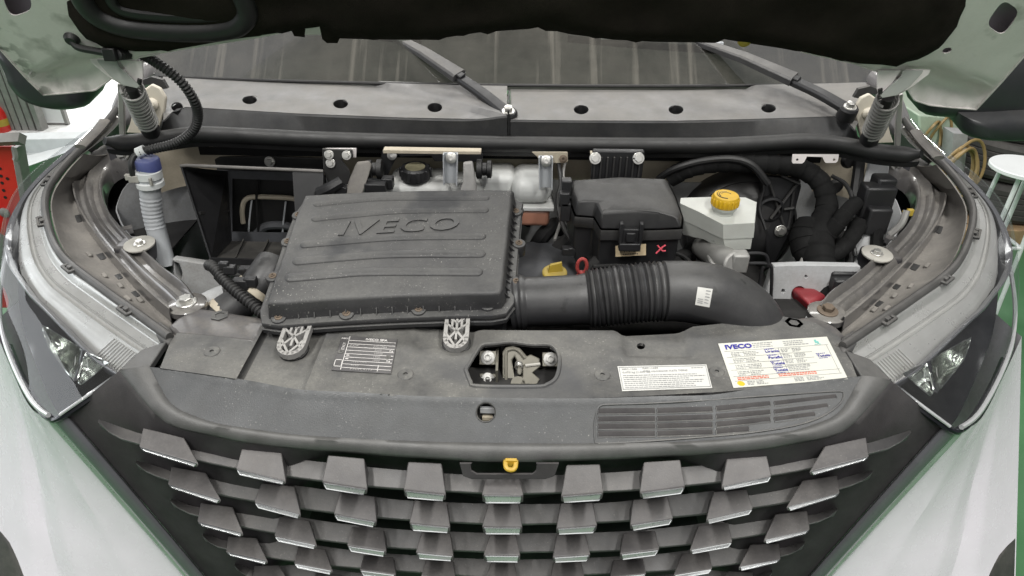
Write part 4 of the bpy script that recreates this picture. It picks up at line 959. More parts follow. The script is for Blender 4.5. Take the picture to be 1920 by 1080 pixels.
for k, (px, py, y, r) in enumerate(((1110,500,1.2,.022),(1125,490,1.25,.03),(1150,505,1.22,.025),(1020,440,1.38,.03),(1045,470,1.35,.03),(1190,498,1.24,.02),(1290,480,1.3,.03),(1260,500,1.25,.03),(1000,400,1.5,.02))):
    obj('engine_hose', MB().tube(cr([Y(px-14,py+20,y), Y(px,py,y), Y(px+10+random.uniform(0,20),py-18,y+.03), Y(px+30,py-10,y+.05)], 16), r*.6, 10), dark, van)
eb = obj('engine_block', MB().box((.18, 1.30, .88), .42, .16, .10).box((-.1,1.25,.85),.3,.12,.12), dark, van, 'black engine mass deep in the bay', bevel=.02, seg=3)
random.seed(23)
for nm, pts, r, mm in (('cable', [(1046,300,1.44),(1052,340,1.40),(1046,380,1.36),(1058,430,1.30),(1085,470,1.24)], .005, rubber),
    ('cable', [(1062,296,1.45),(1056,330,1.42),(1064,372,1.38),(1050,420,1.33),(1040,450,1.28)], .0035, greym),
    ('cable', [(1100,486,1.22),(1135,478,1.24),(1180,492,1.22),(1230,486,1.23),(1275,500,1.22),(1300,520,1.2)], .006, tapeb),
    ('cable', [(1112,500,1.18),(1160,498,1.19),(1215,505,1.18),(1262,498,1.2)], .004, rubber),
    ('cable', [(1255,470,1.27),(1285,484,1.25),(1305,505,1.22),(1330,515,1.2)], .005, rubber),
    ('cable', [(598,345,1.34),(630,352,1.33),(660,350,1.34),(700,345,1.36),(722,352,1.36)], .005, rubber),
    ('cable', [(420,505,1.14),(445,516,1.12),(470,512,1.14),(500,498,1.18)], .004, rubber),
    ('cable', [(405,520,1.16),(430,545,1.12),(462,552,1.10),(486,570,1.06)], .005, tapeb),
    ('cable', [(1420,318,1.43),(1432,350,1.42),(1424,390,1.41),(1436,430,1.39)], .004, rubber),
    ('cable', [(1512,470,1.27),(1500,500,1.24),(1506,530,1.2)], .004, greym),
    ('cable', [(1560,330,1.41),(1585,345,1.38),(1600,380,1.34),(1596,430,1.3),(1604,480,1.26)], .0045, rubber)):
    obj(nm, MB().tube(cr([Y(*p) for p in pts], 40), r, 8), mm, van)
for px, py, y in ((1066,470,1.24),(1228,492,1.21),(1140,486,1.22),(1300,512,1.21),(462,508,1.13),(640,356,1.32)):
    obj('plug_connector', MB().box(Y(px,py,y), .013, .009, .008).box(Y(px,py,y)+V((.004,-.003,.006)), .006, .006, .004), blackbare, van, bevel=.0015, seg=1)
# ================================================================== fuse box
def ring(l): return [Z(px, py, z) if k == 'z' else Y(px, py, z) for px, py, k, z in l]
tpx = [(1076,338,1.238),(1160,332,1.24),(1247,335,1.24),(1262,366,1.230),(1275,399,1.215),(1272,411,1.212),(1236,401,1.215),(1194,397,1.216),(1128,400,1.214),(1119,380,1.222),(1083,380,1.22),(1073,358,1.228)]
tr_ = [Z(*p) for p in tpx]
lpx = [(1069,347),(1160,338),(1252,341),(1268,374),(1280,410),(1278,428),(1236,430),(1194,431),(1127,430),(1114,408),(1079,405),(1067,372)]
lr = [Y(px, py, t.y+(.002 if i < 3 else -.004)) for i, ((px, py), t) in enumerate(zip(lpx, tr_))]
fb = obj('fuse_box', MB().rings([[p+V((0,.004,-.010)) for p in lr], [p+V((0,.01,-.07)) for p in lr], [p.lerp(sum(lr, V())/12, .15)+V((0,0,-.13)) for p in lr]], False, True), blackbare, van, 'black fuse box with a stepped lid and front latch', bevel=.003)
mid = [a.lerp(b, .25)+V((0,0,.003)) for a, b in zip(tr_, lr)]
cen = sum(tr_, V())/12
obj('fuse_box_lid', MB().rings([[p.lerp(cen, .5)+V((0,0,.005)) for p in tr_], [p.lerp(cen, .12)+V((0,0,.004)) for p in tr_], tr_, lr]), mat('fuse_lid_plastic', (.02,.02,.021), .42, dust=.42, dcol=(.14,.135,.125), bump=.25, dscale=7), fb, bevel=.004, seg=3)
rim = [p.lerp(cen, -.02)+V((0,-.001,0)) for p in lr]
obj('lid_skirt', MB().rings([rim, [p+V((0,-.001,-.004)) for p in rim], [p+V((0,0,-.022)) for p in rim], [p.lerp(cen, .03)+V((0,0,-.024)) for p in rim]], False, False), black, fb, bevel=.0015, seg=1)
lc = Y(1181, 445, lr[7].y-.012)
m = MB().box(lc, .021, .006, .020).box(lc+V((-.019,-.004,.012)), .004, .006, .022).box(lc+V((.019,-.004,.012)), .004, .006, .022).box(lc+V((0,-.005,-.016)), .021, .008, .008).box(lc+V((0,-.006,.004)), .009, .005, .010)
obj('lid_latch', m, blackbare, fb, bevel=.002)
FPN = Pl(Y(1183,470,lr[7].y-.006), (1,0,0), (0,.12,1))
q = [FPN.uv(*p) for p in ((1154,461),(1211,457),(1211,478),(1154,481))]
obj('barcode_label', MB().prism([FPN.at(*p) for p in q], FPN.n*.0012), mat('tan_label', (.62,.50,.32), .55), fb, 'tan barcode label')
m = MB(); x = 1163
while x < 1200:
    w = random.choice((.8,1.2,1.8)); m.prism([FPN.at(*FPN.uv(*p), .0016) for p in ((x,466-.05*(x-1163)),(x+w,466-.05*(x-1163)),(x+w,473-.05*(x-1163)),(x,473-.05*(x-1163)))], FPN.n*.0003); x += w+random.choice((.9,1.4))
x = 1168
while x < 1196: m.prism([FPN.at(*FPN.uv(*p), .0016) for p in ((x,475.5-.05*(x-1163)),(x+2,475.5-.05*(x-1163)),(x+2,477.5-.05*(x-1163)),(x,477.5-.05*(x-1163)))], FPN.n*.0003); x += 3.2
obj('label_print', m, ink, fb, kind='stuff')
FPX = Pl(Y(1240,466,lr[6].y-.002), (1,0,0), (0,.1,1))
m = MB()
for st_ in ([(1229,473),(1234,468),(1240,462),(1247,457)],[(1232,458),(1236,463),(1241,468),(1247,468)]):
    m.tube(cr([FPX.hit(*p)+FPX.n*.006 for p in st_], 14), .0017, 6)
obj('paint_mark', m, mat('pink_paint', (.75,.10,.14), .6), fb, 'small pinkish red painted cross')
hb = obj('box_bracket', MB().box(Y(1157,310,1.365), (Y(1205,310,1.365).x-Y(1109,310,1.365).x)/2, .008, .034), blackbare, van, 'black ribbed bracket behind the fuse box with two pale bolts', bevel=.003)
for k in range(8):
    px = 1114+k*12; obj('bracket_rib', MB().box(Y(px,315,1.356), .0016, .004, .024), black, hb)
for px in (1116, 1197): bolt(Y(px,297,1.355), (0,-1,.3), hb, 'hex', 1.0)
strip([Y(1107,286,1.362), Y(1206,286,1.362), Y(1206,292,1.362), Y(1107,292,1.362)], 'rim_tab', beige, van, .012, label='cream tab over the ribbed bracket')
obj('fuse_box_hook', MB().box(Y(1062,350,1.27), .010, .012, .016).box(Y(1058,372,1.25), .010, .01, .014).box(Y(1060,395,1.25), .01, .01, .02), blackbare, fb, bevel=.002)
# ================================================================== brake fluid reservoir, cylinder, servo
t2 = [Z(*p) for p in [(1276,371,1.205),(1335,369,1.207),(1398,370,1.207),(1419,379,1.203),(1415,418,1.187),(1356,421,1.187),(1312,398,1.195),(1275,381,1.201)]]
l2 = [Y(px, py, t.y+dy) for (px, py, dy), t in zip([(1277,405,.0),(1335,400,.0),(1398,400,0),(1417,405,.0),(1413,446,.002),(1356,449,.002),(1312,428,.002),(1277,412,.001)], t2)]
l3 = [Y(px, py, t.y+dy) for (px, py, dy), t in zip([(1279,436,.0),(1335,430,.0),(1398,430,0),(1410,430,.0),(1407,467,.006),(1362,471,.006),(1318,448,.006),(1281,440,.003)], t2)]
c2 = sum(t2, V())/8
br_ = obj('brake_reservoir', MB().rings([[p.lerp(c2, .6)+V((0,0,.0015)) for p in t2], t2, l2, [p.lerp(sum(l2, V())/8, .03) for p in l2], l3, [p.lerp(sum(l3, V())/8, .25)+V((0,0,-.004)) for p in l3]]), mat('reservoir_plastic', (.62,.64,.60), .28, vary=.06, dust=.2, dcol=(.42,.40,.33), up=False, dscale=14, trans=.15), van, 'cloudy white brake fluid reservoir with a yellow cap', bevel=.008, seg=4)
nk = Z(1357, 390, 1.203); nk.z = 1.198
obj('reservoir_neck', MB().lathe([(.0205,-.004),(.0205,.006),(.0245,.007),(.0245,.013),(.021,.014)], nk, (0,-.05,1), 28), MT['reservoir_plastic'], br_)
yc = obj('yellow_cap', MB().lathe([(.0245,.012),(.0255,.014),(.0255,.030),(.0235,.034),(.020,.0345)], nk, (0,-.05,1), 36), yellow, br_)
for k in range(20):
    t = 2*math.pi*k/20; obj('cap_grip', MB().box(nk+V((.0255*math.cos(t), .0255*math.sin(t)-.001, .021)), .0018, .0018, .008), yellow, br_, bevel=.0008, seg=1)
cm_ = nk+V((0,-.0017,.0347)); m = MB()
for k in range(3): m.tube([cm_+V((.018*math.cos(t)*(.55+.22*k), .018*math.sin(t)*(.55+.22*k), 0)) for t in [(k+.3)+i*.33 for i in range(8)]], .0008, 5)
obj('cap_print', m, ink, br_, kind='stuff')
mc = obj('brake_cylinder', MB().tube([Y(1318,462,1.30), Y(1345,480,1.22), Y(1362,490,1.18), Y(1380,497,1.15)], .026, 18).box(Y(1385,490,1.16), .016, .014, .02).box(Y(1345,500,1.19), .02, .02, .018), castal, van, 'cast aluminium brake cylinder under the reservoir', bevel=.004)
obj('outlet_stub', MB().lathe([(.013,0),(.013,.03)], Y(1362,484,1.19)+V((0,0,-.012)), (0,0,1), 16), castal, mc)
for pts in (((1385,476),(1425,475),(1438,482),(1440,500)), ((1392,494),(1436,494),(1446,500),(1447,520),(1445,560),(1440,566),(1424,548),(1428,510),(1432,500))):
    obj('brake_pipe', MB().tube(cr([Y(*p,1.17) for p in pts], 40), .0034, 8), blackbare, van, 'thin black steel brake pipe ' + ('above' if len(pts) == 4 else 'bent round') + ' the cylinder outlet')
sv = Y(1385, 430, 1.46)
obj('brake_servo', MB().lathe([(.135,.05),(.135,.0),(.130,-.012),(.125,-.016),(.122,-.014),(.10,-.040),(.09,-.043),(.05,-.052),(.03,-.060)], sv, (0,1,-.05), 48), mat('servo_black', (.016,.016,.017), .35, dust=.4, dcol=(.16,.155,.145)), van, 'round black brake servo behind the reservoir', smooth=50)
ml = obj('motor_bracket', MB().prism([Y(1425,330,1.43), Y(1500,335,1.43), Y(1503,350,1.43), Y(1480,440,1.41), Y(1455,490,1.39), Y(1440,500,1.39), Y(1430,400,1.42)], (0,.012,0)), blackbare, van, 'black ribbed plastic bracket right of the brake servo', bevel=.003)
for a, b in (((1440,335),(1475,440)),((1500,338),(1445,410)),((1465,330),(1500,345)),((1455,395),(1490,390)),((1435,460),(1480,425)),((1490,350),(1478,430))):
    obj('bracket_rib', MB().tube([Y(*a,1.424), Y(*b,1.408)], .0035, 6), black, ml)
obj('bracket_boss', MB().lathe([(.03,.02),(.03,-.01),(.025,-.012),(.025,.0)], Y(1442,390,1.42), (0,1,0), 24), blackbare, ml)
bolt(Y(1463,433,1.405), (0,-1,.2), ml, 'hex', 1.1)
# ================================================================== taped harness, red cover and other things on the right
har = obj('wiring_harness', MB().tube(cr([Y(1255,335,1.44), Y(1290,316,1.43), Y(1350,305,1.42), Y(1450,308,1.41), Y(1505,318,1.40), Y(1540,345,1.38), Y(1550,390,1.35), Y(1535,440,1.30), Y(1535,490,1.25), Y(1550,550,1.2), Y(1560,610,1.17)], 260), lambda t, l: .020+.012*sm(.55,.75,t)+.006*sm(.8,1,t)+.0022*((l*38) % 1), 18), tapeb, van, 'thick wiring harness wrapped in black cloth tape', smooth=60)
obj('harness_branch', MB().tube(cr([Y(1540,450,1.29), Y(1570,420,1.29), Y(1590,395,1.30), Y(1606,380,1.32)], 90), lambda t, l: .018-.004*t+.002*((l*42) % 1), 14), tapeb, har)
obj('harness_branch', MB().tube(cr([Y(1535,490,1.26), Y(1575,470,1.27), Y(1600,440,1.29), Y(1612,415,1.31)], 90), lambda t, l: .016+.002*((l*42) % 1), 14), tapeb, har)
obj('harness_lump', MB().tube(cr([Y(1515,410,1.33), Y(1512,450,1.30), Y(1525,500,1.25)], 80), lambda t, l: .02+.014*math.sin(math.pi*t)+.002*((l*40) % 1), 16), tapeb, har)
obj('harness_plug', MB().box(Y(1575,520,1.20), .028, .02, .022).box(Y(1585,540,1.18), .034, .02, .028), blackbare, har, bevel=.005)
obj('vacuum_hose', MB().tube(cr([Y(1235,335,1.44), Y(1262,318,1.42), Y(1310,303,1.41), Y(1370,298,1.40), Y(1410,310,1.39), Y(1440,345,1.38)], 40), .008, 10), rubber, van, 'black vacuum hose arching over the brake servo')
obj('relay_block', MB().box(Y(1640,375,1.33), .032, .02, .035).box(Y(1640,410,1.31), .024, .02, .03).box(Y(1655,345,1.35), .02, .02, .018), blackbare, van, 'black connector block on the right inner wing', bevel=.005)
obj('relay_lead', MB().tube(cr([Y(1645,430,1.30), Y(1643,470,1.27), Y(1650,500,1.25)], 10), .013, 8), tapeb, van)
obj('clip_arm', MB().tube(cr([Y(1668,440,1.26), Y(1690,420,1.26), Y(1700,395,1.27)], 12), .007, 8), greym, van)
obj('yellow_clip', MB().box(Y(1706,398,1.27), .006, .004, .007).box(Y(1698,397,1.27), .006, .003, .002), yellowd, van, 'small yellow plastic clip by the right rail', bevel=.001)
obj('sensor_cable', MB().tube(cr([Y(1583,560,1.20), Y(1605,530,1.22), Y(1640,495,1.25), Y(1660,475,1.27)], 20), .0045, 8), traym, van, 'grey cable beside the right rail')
for p in ((1588,548),(1655,478)): obj('cable_clip', MB().box(Y(*p, 1.215 if p[1] > 480 else 1.26), .010, .008, .012), greyplas, van, bevel=.004)
obj('red_cover', MB().hexa([Z(1482,560,1.03), Z(1520,590,1.03), Z(1555,572,1.03), Z(1510,540,1.03)], [Z(1480,535,1.06), Z(1518,572,1.06), Z(1550,552,1.06), Z(1505,528,1.06)]), redpl, van, 'dark red plastic terminal cover', bevel=.008, seg=3)
obj('battery_top', MB().box(Z(1500,600,1.02), .09, .05, .02), dark, van, bevel=.006)
for px, py in ((1590,300),(1565,348)): obj('black_grommet', MB().lathe([(.014,0),(.018,.004),(.012,.012)], Y(px,py,1.44), (0,-1,.1), 16), rubber, van)
# ================================================================== bonnet latch in its opening
LZ = Pl(Z(970, 690, 1.062), (1,0,0), (0,.5,.5))
lt = obj('bonnet_latch', plate(LZ, [LZ.uv(*p) for p in [(942,722),(942,660),(948,651),(962,648),(975,652),(988,668),(995,664),(1012,672),(1012,685),(990,684),(982,686),(981,698),(975,705),(969,700),(968,675),(965,668),(960,675),(965,708),(1000,700),(1012,710),(1010,722)]]), latchm, van, 'zinc plated bonnet latch with hook in the panel opening', solid=.008, bevel=.002)
obj('latch_hook', plate(LZ, [LZ.uv(*p) for p in [(980,690),(985,683),(1014,681),(1013,688),(998,700),(1012,712),(1006,722),(975,722),(980,706)]]), latchm, lt, solid=.004, bevel=.0015).location = LZ.n*.010
obj('latch_ridge', MB().tube(cr([LZ.hit(*p)+LZ.n*.001 for p in [(949,718),(949,664),(955,656),(965,655),(974,660),(984,672)]], 24), .0028, 8), latchm, lt)
obj('latch_ridge', MB().tube([LZ.hit(*p)+LZ.n*.011 for p in [(985,687),(1012,684)]], .0028, 8), greyplas, lt)
obj('latch_wall', MB().box(LZ.at(*LZ.uv(932,690), -.01), .002, .03, .02), latchm, lt)
sp_ = [LZ.hit(973,690)+LZ.n*.004+V((.006*math.cos(t*1.0), 0, .006*math.sin(t)))+V((0,t*.0006,0)) for t in [i*.35 for i in range(54)]]
obj('latch_spring', MB().tube(sp_, .0014, 6), steel, lt)
for x0, y0, x1, y1 in ((899,657,930,684),(899,700,930,724),(1017,660,1047,687)):
    a, b = LZ.uv(x0, y0), LZ.uv(x1, y1)
    obj('latch_plate', MB().prism([LZ.at(a[0],a[1],-.002), LZ.at(b[0],a[1],-.002), LZ.at(b[0],b[1],-.002), LZ.at(a[0],b[1],-.002)], LZ.n*-.003), latchm, lt, bevel=.001)
    bolt(LZ.at((a[0]+b[0])/2, (a[1]+b[1])/2, -.002), LZ.n, lt, 'zinc', .95)
obj('latch_well', MB().box((Z(962,690,1.0).x, .905, 1.00), .12, .045, .02), dark, van)
obj('latch_striker_plate', MB().lathe([(.012,0),(.012,.004)], LZ.hit(971,720)+LZ.n*.006, LZ.n, 18), latchm, lt)
# ================================================================== plates and labels on the panel
def onp(px, py, h=.0008): a, b = SP.uv(px, py); return SP.at(a, b, slam_h(a, b)+h)
class Quad:                                        # a label's own a (0..W), b (0..H) axes on the panel
    def __init__(s, tl, tr, br, bl, h):
        s.c = [onp(*p, h) for p in (bl, br, tr, tl)]; s.n = V((0,0,1)); s.W = (s.c[1]-s.c[0]).length; s.H = (s.c[3]-s.c[0]).length
    def at(s, a, b, h=0):
        u = a/s.W; v = b/s.H; return s.c[0].lerp(s.c[1], u).lerp(s.c[3].lerp(s.c[2], u), v)+s.n*h
    def sheet(s, th=.0006): return MB().prism([s.at(0,0), s.at(s.W,0), s.at(s.W,s.H), s.at(0,s.H)], s.n*th)
    def rect(s, m, u0, v0, u1, v1, h=.0009, th=.0002): return m.prism([s.at(u0*s.W,v0*s.H,h), s.at(u1*s.W,v0*s.H,h), s.at(u1*s.W,v1*s.H,h), s.at(u0*s.W,v1*s.H,h)], s.n*th)
    def words(s, m, u0, u1, v, hh, wl=(.012,.04), gap=.006):
        x = u0
        while x < u1:
            w = random.uniform(*wl); s.rect(m, x, v-hh/2, min(u1, x+w), v+hh/2); x += w+gap
random.seed(5)
Q = Quad((641,628),(745,634),(733,699),(621,692),.0012)
idp = obj('id_plate', Q.sheet(.0012), platem, van, 'small dark metal identification plate headed IVECO SPA', bevel=.0004, seg=1)
m = MB(); lf = .150
for k in range(9): Q.rect(m, lf if k else lf, .865-.098*k-.006, .985, .865-.098*k+.006, .0016)
Q.rect(m, lf-.006, .02, lf+.006, .99, .0016); Q.rect(m, .76, .03, .772, .20, .0016)
for u0, v0, u1, v1 in ((.015,.10,.145,.115),(.015,.28,.145,.295),(.015,.10,.027,.295),(.135,.10,.147,.295)): Q.rect(m, u0, v0, u1, v1, .0016)
for k in range(3): Q.words(m, .03, .13, .36+.035*k, .014)
for v in (.43,.33): Q.rect(m, .18, v-.012, .23, v+.012, .0016)
Q.words(m, .17, .32, .205, .03); Q.words(m, .17, .32, .11, .03); Q.words(m, .79, .93, .20, .03); Q.words(m, .79, .96, .10, .03)
obj('plate_lines', m, platew, idp, kind='stuff')
def tx(s, u, v, size, mt, par, Qd=Q, **k): return text('plate_lettering', s, Qd, u*Qd.W, v*Qd.H, .0017, size, mt, par, ext=.0001, **k)
tx('IVECO SPA', .44, .895, .0078, platew, idp, bold=.0002); tx('IVECO', .01, .90, .0048, platew, idp, bold=.00015)
tx('ITALY', .115, .58, .0075, platew, idp, rot=math.pi/2)
greyt = mat('stamped_digits', (.36,.35,.34), .45)
tx('ZCF', .18, .70, .0068, greyt, idp, sx_=1.3); tx('2351784', .60, .69, .0068, greyt, idp); tx('Kg', .90, .60, .006, platew, idp); tx('Kg', .88, .31, .006, platew, idp)
tx('F1CFL4117', .30, .035, .0072, greyt, idp, sx_=1.1); tx('4250', .30, .135, .0065, greyt, idp); tx('IVECTAN', .30, .235, .006, greyt, idp)
for v, s in ((.60,'3500'),(.50,'10500'),(.40,'1900'),(.305,'1920')): tx(s, .64, v, .006, greyt, idp)
for u, v in ((.07,.52),(.90,.43)): bolt(Q.at(u*Q.W, v*Q.H, .001), (0,0,1), idp, 'push', .42)
# narrow white label
Q2 = Quad((1158,684.5),(1325,681),(1336,725),(1167,731),.001)
w1 = obj('white_label', Q2.sheet(), plain, van, 'narrow white printed label with thin black border')
m = MB()
for u0, v0, u1, v1 in ((.012,.93,.988,.955),(.012,.045,.988,.07),(.012,.05,.018,.95),(.982,.05,.988,.95)): Q2.rect(m, u0, v0, u1, v1)
for k in range(7): Q2.words(m, .04, random.uniform(.75,.96), .60-.08*k, .030, (.01,.05), .008)
Q2.words(m, .82, .95, .86, .03)
obj('label_print', m, inkg, w1, kind='stuff')
tx('HFC-134a', .04, .82, .0058, inkg, w1, Q2); tx('0,470 kg (1.047 lb)', .04, .69, .0058, inkg, w1, Q2); tx('R401-1430', .27, .84, .0056, inkg, w1, Q2); tx('CO2 equivalente: 0,672 TONS', .27, .72, .0056, inkg, w1, Q2)
# large sticker
Q3 = Quad((1347,642),(1551,629),(1591,708),(1376,725),.001)
w2 = obj('fluid_sticker', Q3.sheet(), paper, van, 'large cream IVECO sticker listing fluids, with blue and red print')
m = MB()
for v in (.80,.655,.51,.365,.225,.13): Q3.rect(m, .03, v-.003, .97 if v in (.80,.225,.13) else .55, v+.003)
for v in (.66,.53,.40): Q3.rect(m, .52, v-.003, .80, v+.003)
Q3.rect(m, .512, .23, .516, .80); Q3.rect(m, .955, .14, .958, .80)
for k in range(3): Q3.words(m, .30, random.uniform(.43,.50), .945-.045*k, .020); Q3.words(m, .58, random.uniform(.76,.86), .945-.045*k, .020)
for r in range(4):
    for k in range(3): Q3.words(m, .08, .08+random.uniform(.06,.12), .755-.145*r-.035*k, .016, (.008,.03)); Q3.words(m, .19, .19+random.uniform(.07,.14), .755-.145*r-.035*k, .016, (.008,.03))
for r in range(3):
    for k in range(3): Q3.words(m, .53, .53+random.uniform(.05,.09), .765-.13*r-.032*k, .016, (.008,.03)); Q3.words(m, .63, .63+random.uniform(.06,.11), .765-.13*r-.032*k, .016, (.008,.03))
for k in range(4): Q3.words(m, .53, random.uniform(.68,.78), .375-.035*k, .016)
for k in range(3): Q3.words(m, .13, .18+random.uniform(0,.02), .10-.03*k, .016, (.008,.03)); Q3.words(m, .21, random.uniform(.27,.33), .10-.03*k, .016); Q3.words(m, .54, .62, .10-.03*k, .016); Q3.words(m, .65, random.uniform(.72,.80), .10-.03*k, .016)
obj('label_print', m, inkg, w2, kind='stuff')
m = MB()
for k in range(2): Q3.words(m, .06, .33, .195-.035*k, .02); Q3.words(m, .42, .76, .205-.035*k, .02)
obj('label_print', m, inkr, w2, kind='stuff')
m = MB(); Q3.rect(m, .865, .86, .885, .94); Q3.rect(m, .885, .84, .90, .90); Q3.words(m, .855, .91, .825, .014)
obj('label_emblem', m, inkt, w2)
obj('label_dot', MB().lathe([(.0058,.0006),(.0058,.0009)], Q3.at(.075*Q3.W, .075*Q3.H), (0,0,1), 20), yellow, w2)
tx('IVECO', .045, .845, .0160, inkb, w2, Q3, bold=.0006, sx_=1.0)
for s_, u, v in (('Urania',.385,.70),('Paraflu',.39,.555),('Tutela',.395,.415),('Tutela',.40,.265),('Tutela',.825,.52)):
    tx(s_, u, v, .0088, inkb, w2, Q3, bold=.00012)
    m = MB(); Q3.words(m, u, u+.085, v+.085, .014, (.008,.02), .004)
    if s_ == 'Tutela': Q3.words(m, u+.01, u+.09, v-.025, .010, (.02,.05), .004)
    obj('label_print', m, inkb, w2, kind='stuff')
# ================================================================== seal along the rear of the bay
sl_ = cr([Y(196,264,1.33), Y(235,268,1.36), Y(300,261,1.395), Y(370,252,1.41), Y(460,255,1.415), Y(620,262,1.42), Y(955,270,1.425), Y(1300,273,1.42), Y(1430,269,1.415), Y(1510,265,1.41), Y(1580,272,1.395), Y(1640,284,1.375), Y(1700,290,1.35), Y(1728,288,1.33)], 140)
obj('rubber_seal', MB().tube(sl_, lambda t, l: .0165*(.45+.55*sm(0, .02, t)*(1-sm(.98, 1, t))), 16, flat=1.05), rubber, van, 'long fat black rubber seal across the rear of the engine bay')
obj('seal_foot', MB().grid([[p+V((0,-.004,-.014)) for p in sl_], [p+V((0,-.001,-.024)) for p in sl_], [p+V((0,.012,-.026)) for p in sl_]]), rubber, van, solid=.003)
obj('rim_flange', MB().grid([[p+V((0,.004,-.022)) for p in sl_[16:-16]], [p+V((0,.012,-.030)) for p in sl_[16:-16]], [V((p.x, 1.515, p.z-.018)) for p in sl_[16:-16]]]), beige, van, solid=.002)
# ================================================================== cowl
def cowl(front, rear_, holes, pad, tl, label):
    m = MB()
    C = Pl(Y(960,221,1.45), (1,0,0), Y(960,161,1.625)-Y(960,221,1.45))
    out = [C.uv(*p) for p in front+rear_[::-1]]
    hs = [[C.uv(x+rx*math.cos(t), y+9*math.sin(t)) for t in [2*math.pi*i/20 for i in range(20)]] for x, y, rx in holes]
    pa, pb = C.uv(*pad[0]), C.uv(*pad[1]); pl = V((pb[0]-pa[0], pb[1]-pa[1])).normalized(); nrm = V((pl.y, -pl.x))
    y0 = C.uv(960, 200)[1]; y1 = C.uv(960, 172)[1]
    def h(a, b):
        d = (V((a, b))-V(pa)).dot(nrm)
        k = sm(-.004, .006, d)
        e = 0
        if len(pad) > 2:
            qa, qb = C.uv(*pad[2]), C.uv(*pad[3]); ql = V((qb[0]-qa[0], qb[1]-qa[1])).normalized(); k *= sm(-.004, .006, -(V((a, b))-V(qa)).dot(V((ql.y, -ql.x))))
        return k*.010-.004-.004*sm(y0, y1, b)
    cw = obj('cowl_panel', plate(C, dense(out, .012), hs, .013, h), cowlm, van, label, solid=.004, smooth=40)
    for x, y, rx in holes:
        a, b = C.uv(x, y); ra_ = abs(C.uv(x+rx, y)[0]-a); rb_ = abs(C.uv(x, y+9)[1]-b)
        obj('cowl_hole', MB().rings([[C.at(a+ra_*k*math.cos(t), b+rb_*k*math.sin(t), h(a, b)-dz) for t in [2*math.pi*i/20 for i in range(20)]] for k, dz in ((1.0,.001),(.95,.006),(.9,.03))], False, True), rubber, cw)
    fr = [Y(px, py, 1.449) for px, py in tl]
    tp = cr([C.at(*C.uv(*p), h(*C.uv(*p))-.001) for p in front], 40); lo = cr(fr, 40)
    obj('cowl_front', MB().grid([tp, [p.lerp(q, .06)+V((0,-.003,0)) for p, q in zip(tp, lo)], lo]), cowlf, cw, solid=.003)
    return cw
cl = cowl([(306,222),(322,206),(347,197),(450,203),(560,209.5),(760,217),(880,219.5),(951,220.5)], [(300,150),(304,137.5),(450,143.5),(560,148),(760,155),(951,161)],
     [(331,197,11),(467,183,14),(638,191,14),(815,198,14)], [(368,200),(486,146),(820,187),(945,222)], [(298,256),(310,256),(347,258),(450,262),(560,264),(760,267),(880,268),(951,268)], 'dusty grey cowl panel left of the centre joint')
cr_ = cowl([(957,221),(1100,222.5),(1268,223),(1400,220),(1500,217),(1565,214.5),(1588,222),(1604,240)], [(957,161),(1100,162.5),(1268,163),(1400,161),(1540,158),(1635,155.5)],
     [(1090,202,14),(1268,202,14),(1442,199,14)], [(985,218),(1100,163),(1430,168),(1560,208)], [(957,268),(1100,270),(1268,271),(1400,270),(1500,268),(1565,268),(1588,272),(1610,276)], 'dusty grey cowl panel right of the centre joint')
obj('cowl_joint', MB().box(Y(954,240,1.451), .0022, .003, .03).box(Y(954,190,1.53), .002, .08, .003), rubber, van)
obj('cowl_gap_filler', MB().box((0, 1.56, 1.235), .78, .07, .03), dark, van)  # added dark filler box, hides the ground behind the cowl joint
# ================================================================== windscreen, dashboard
wb = []
for px in range(150, 1800, 50):
    py = 160.5-10*((px-955)/680)**2+.0105*(px-955); wb.append(Y(px, py, 1.626+.06*((px-955)/680)**2))
wt = [p+V((0,.62,.56)) for p in wb]
obj('windscreen', MB().grid([[a.lerp(b, k/6) for a, b in zip(wb, wt)] for k in range(7)]), glass, van, 'windscreen with smudges and streaks put in for its reflections', smooth=80)
obj('dashboard', MB().grid([[p+V((0,.03,-.02)) for p in wb], [p+V((0,.35,.03)) for p in wb], [p+V((0,.62,.02)) for p in wb]]), dashm, van)
obj('cabin_back', MB().box((0, 2.45, 1.7), 1.0, .02, .5), dashm, van)
obj('screen_edge', MB().tube([p+V((0,-.002,.001)) for p in wb[3:-3]], .004, 8), rubber, van)
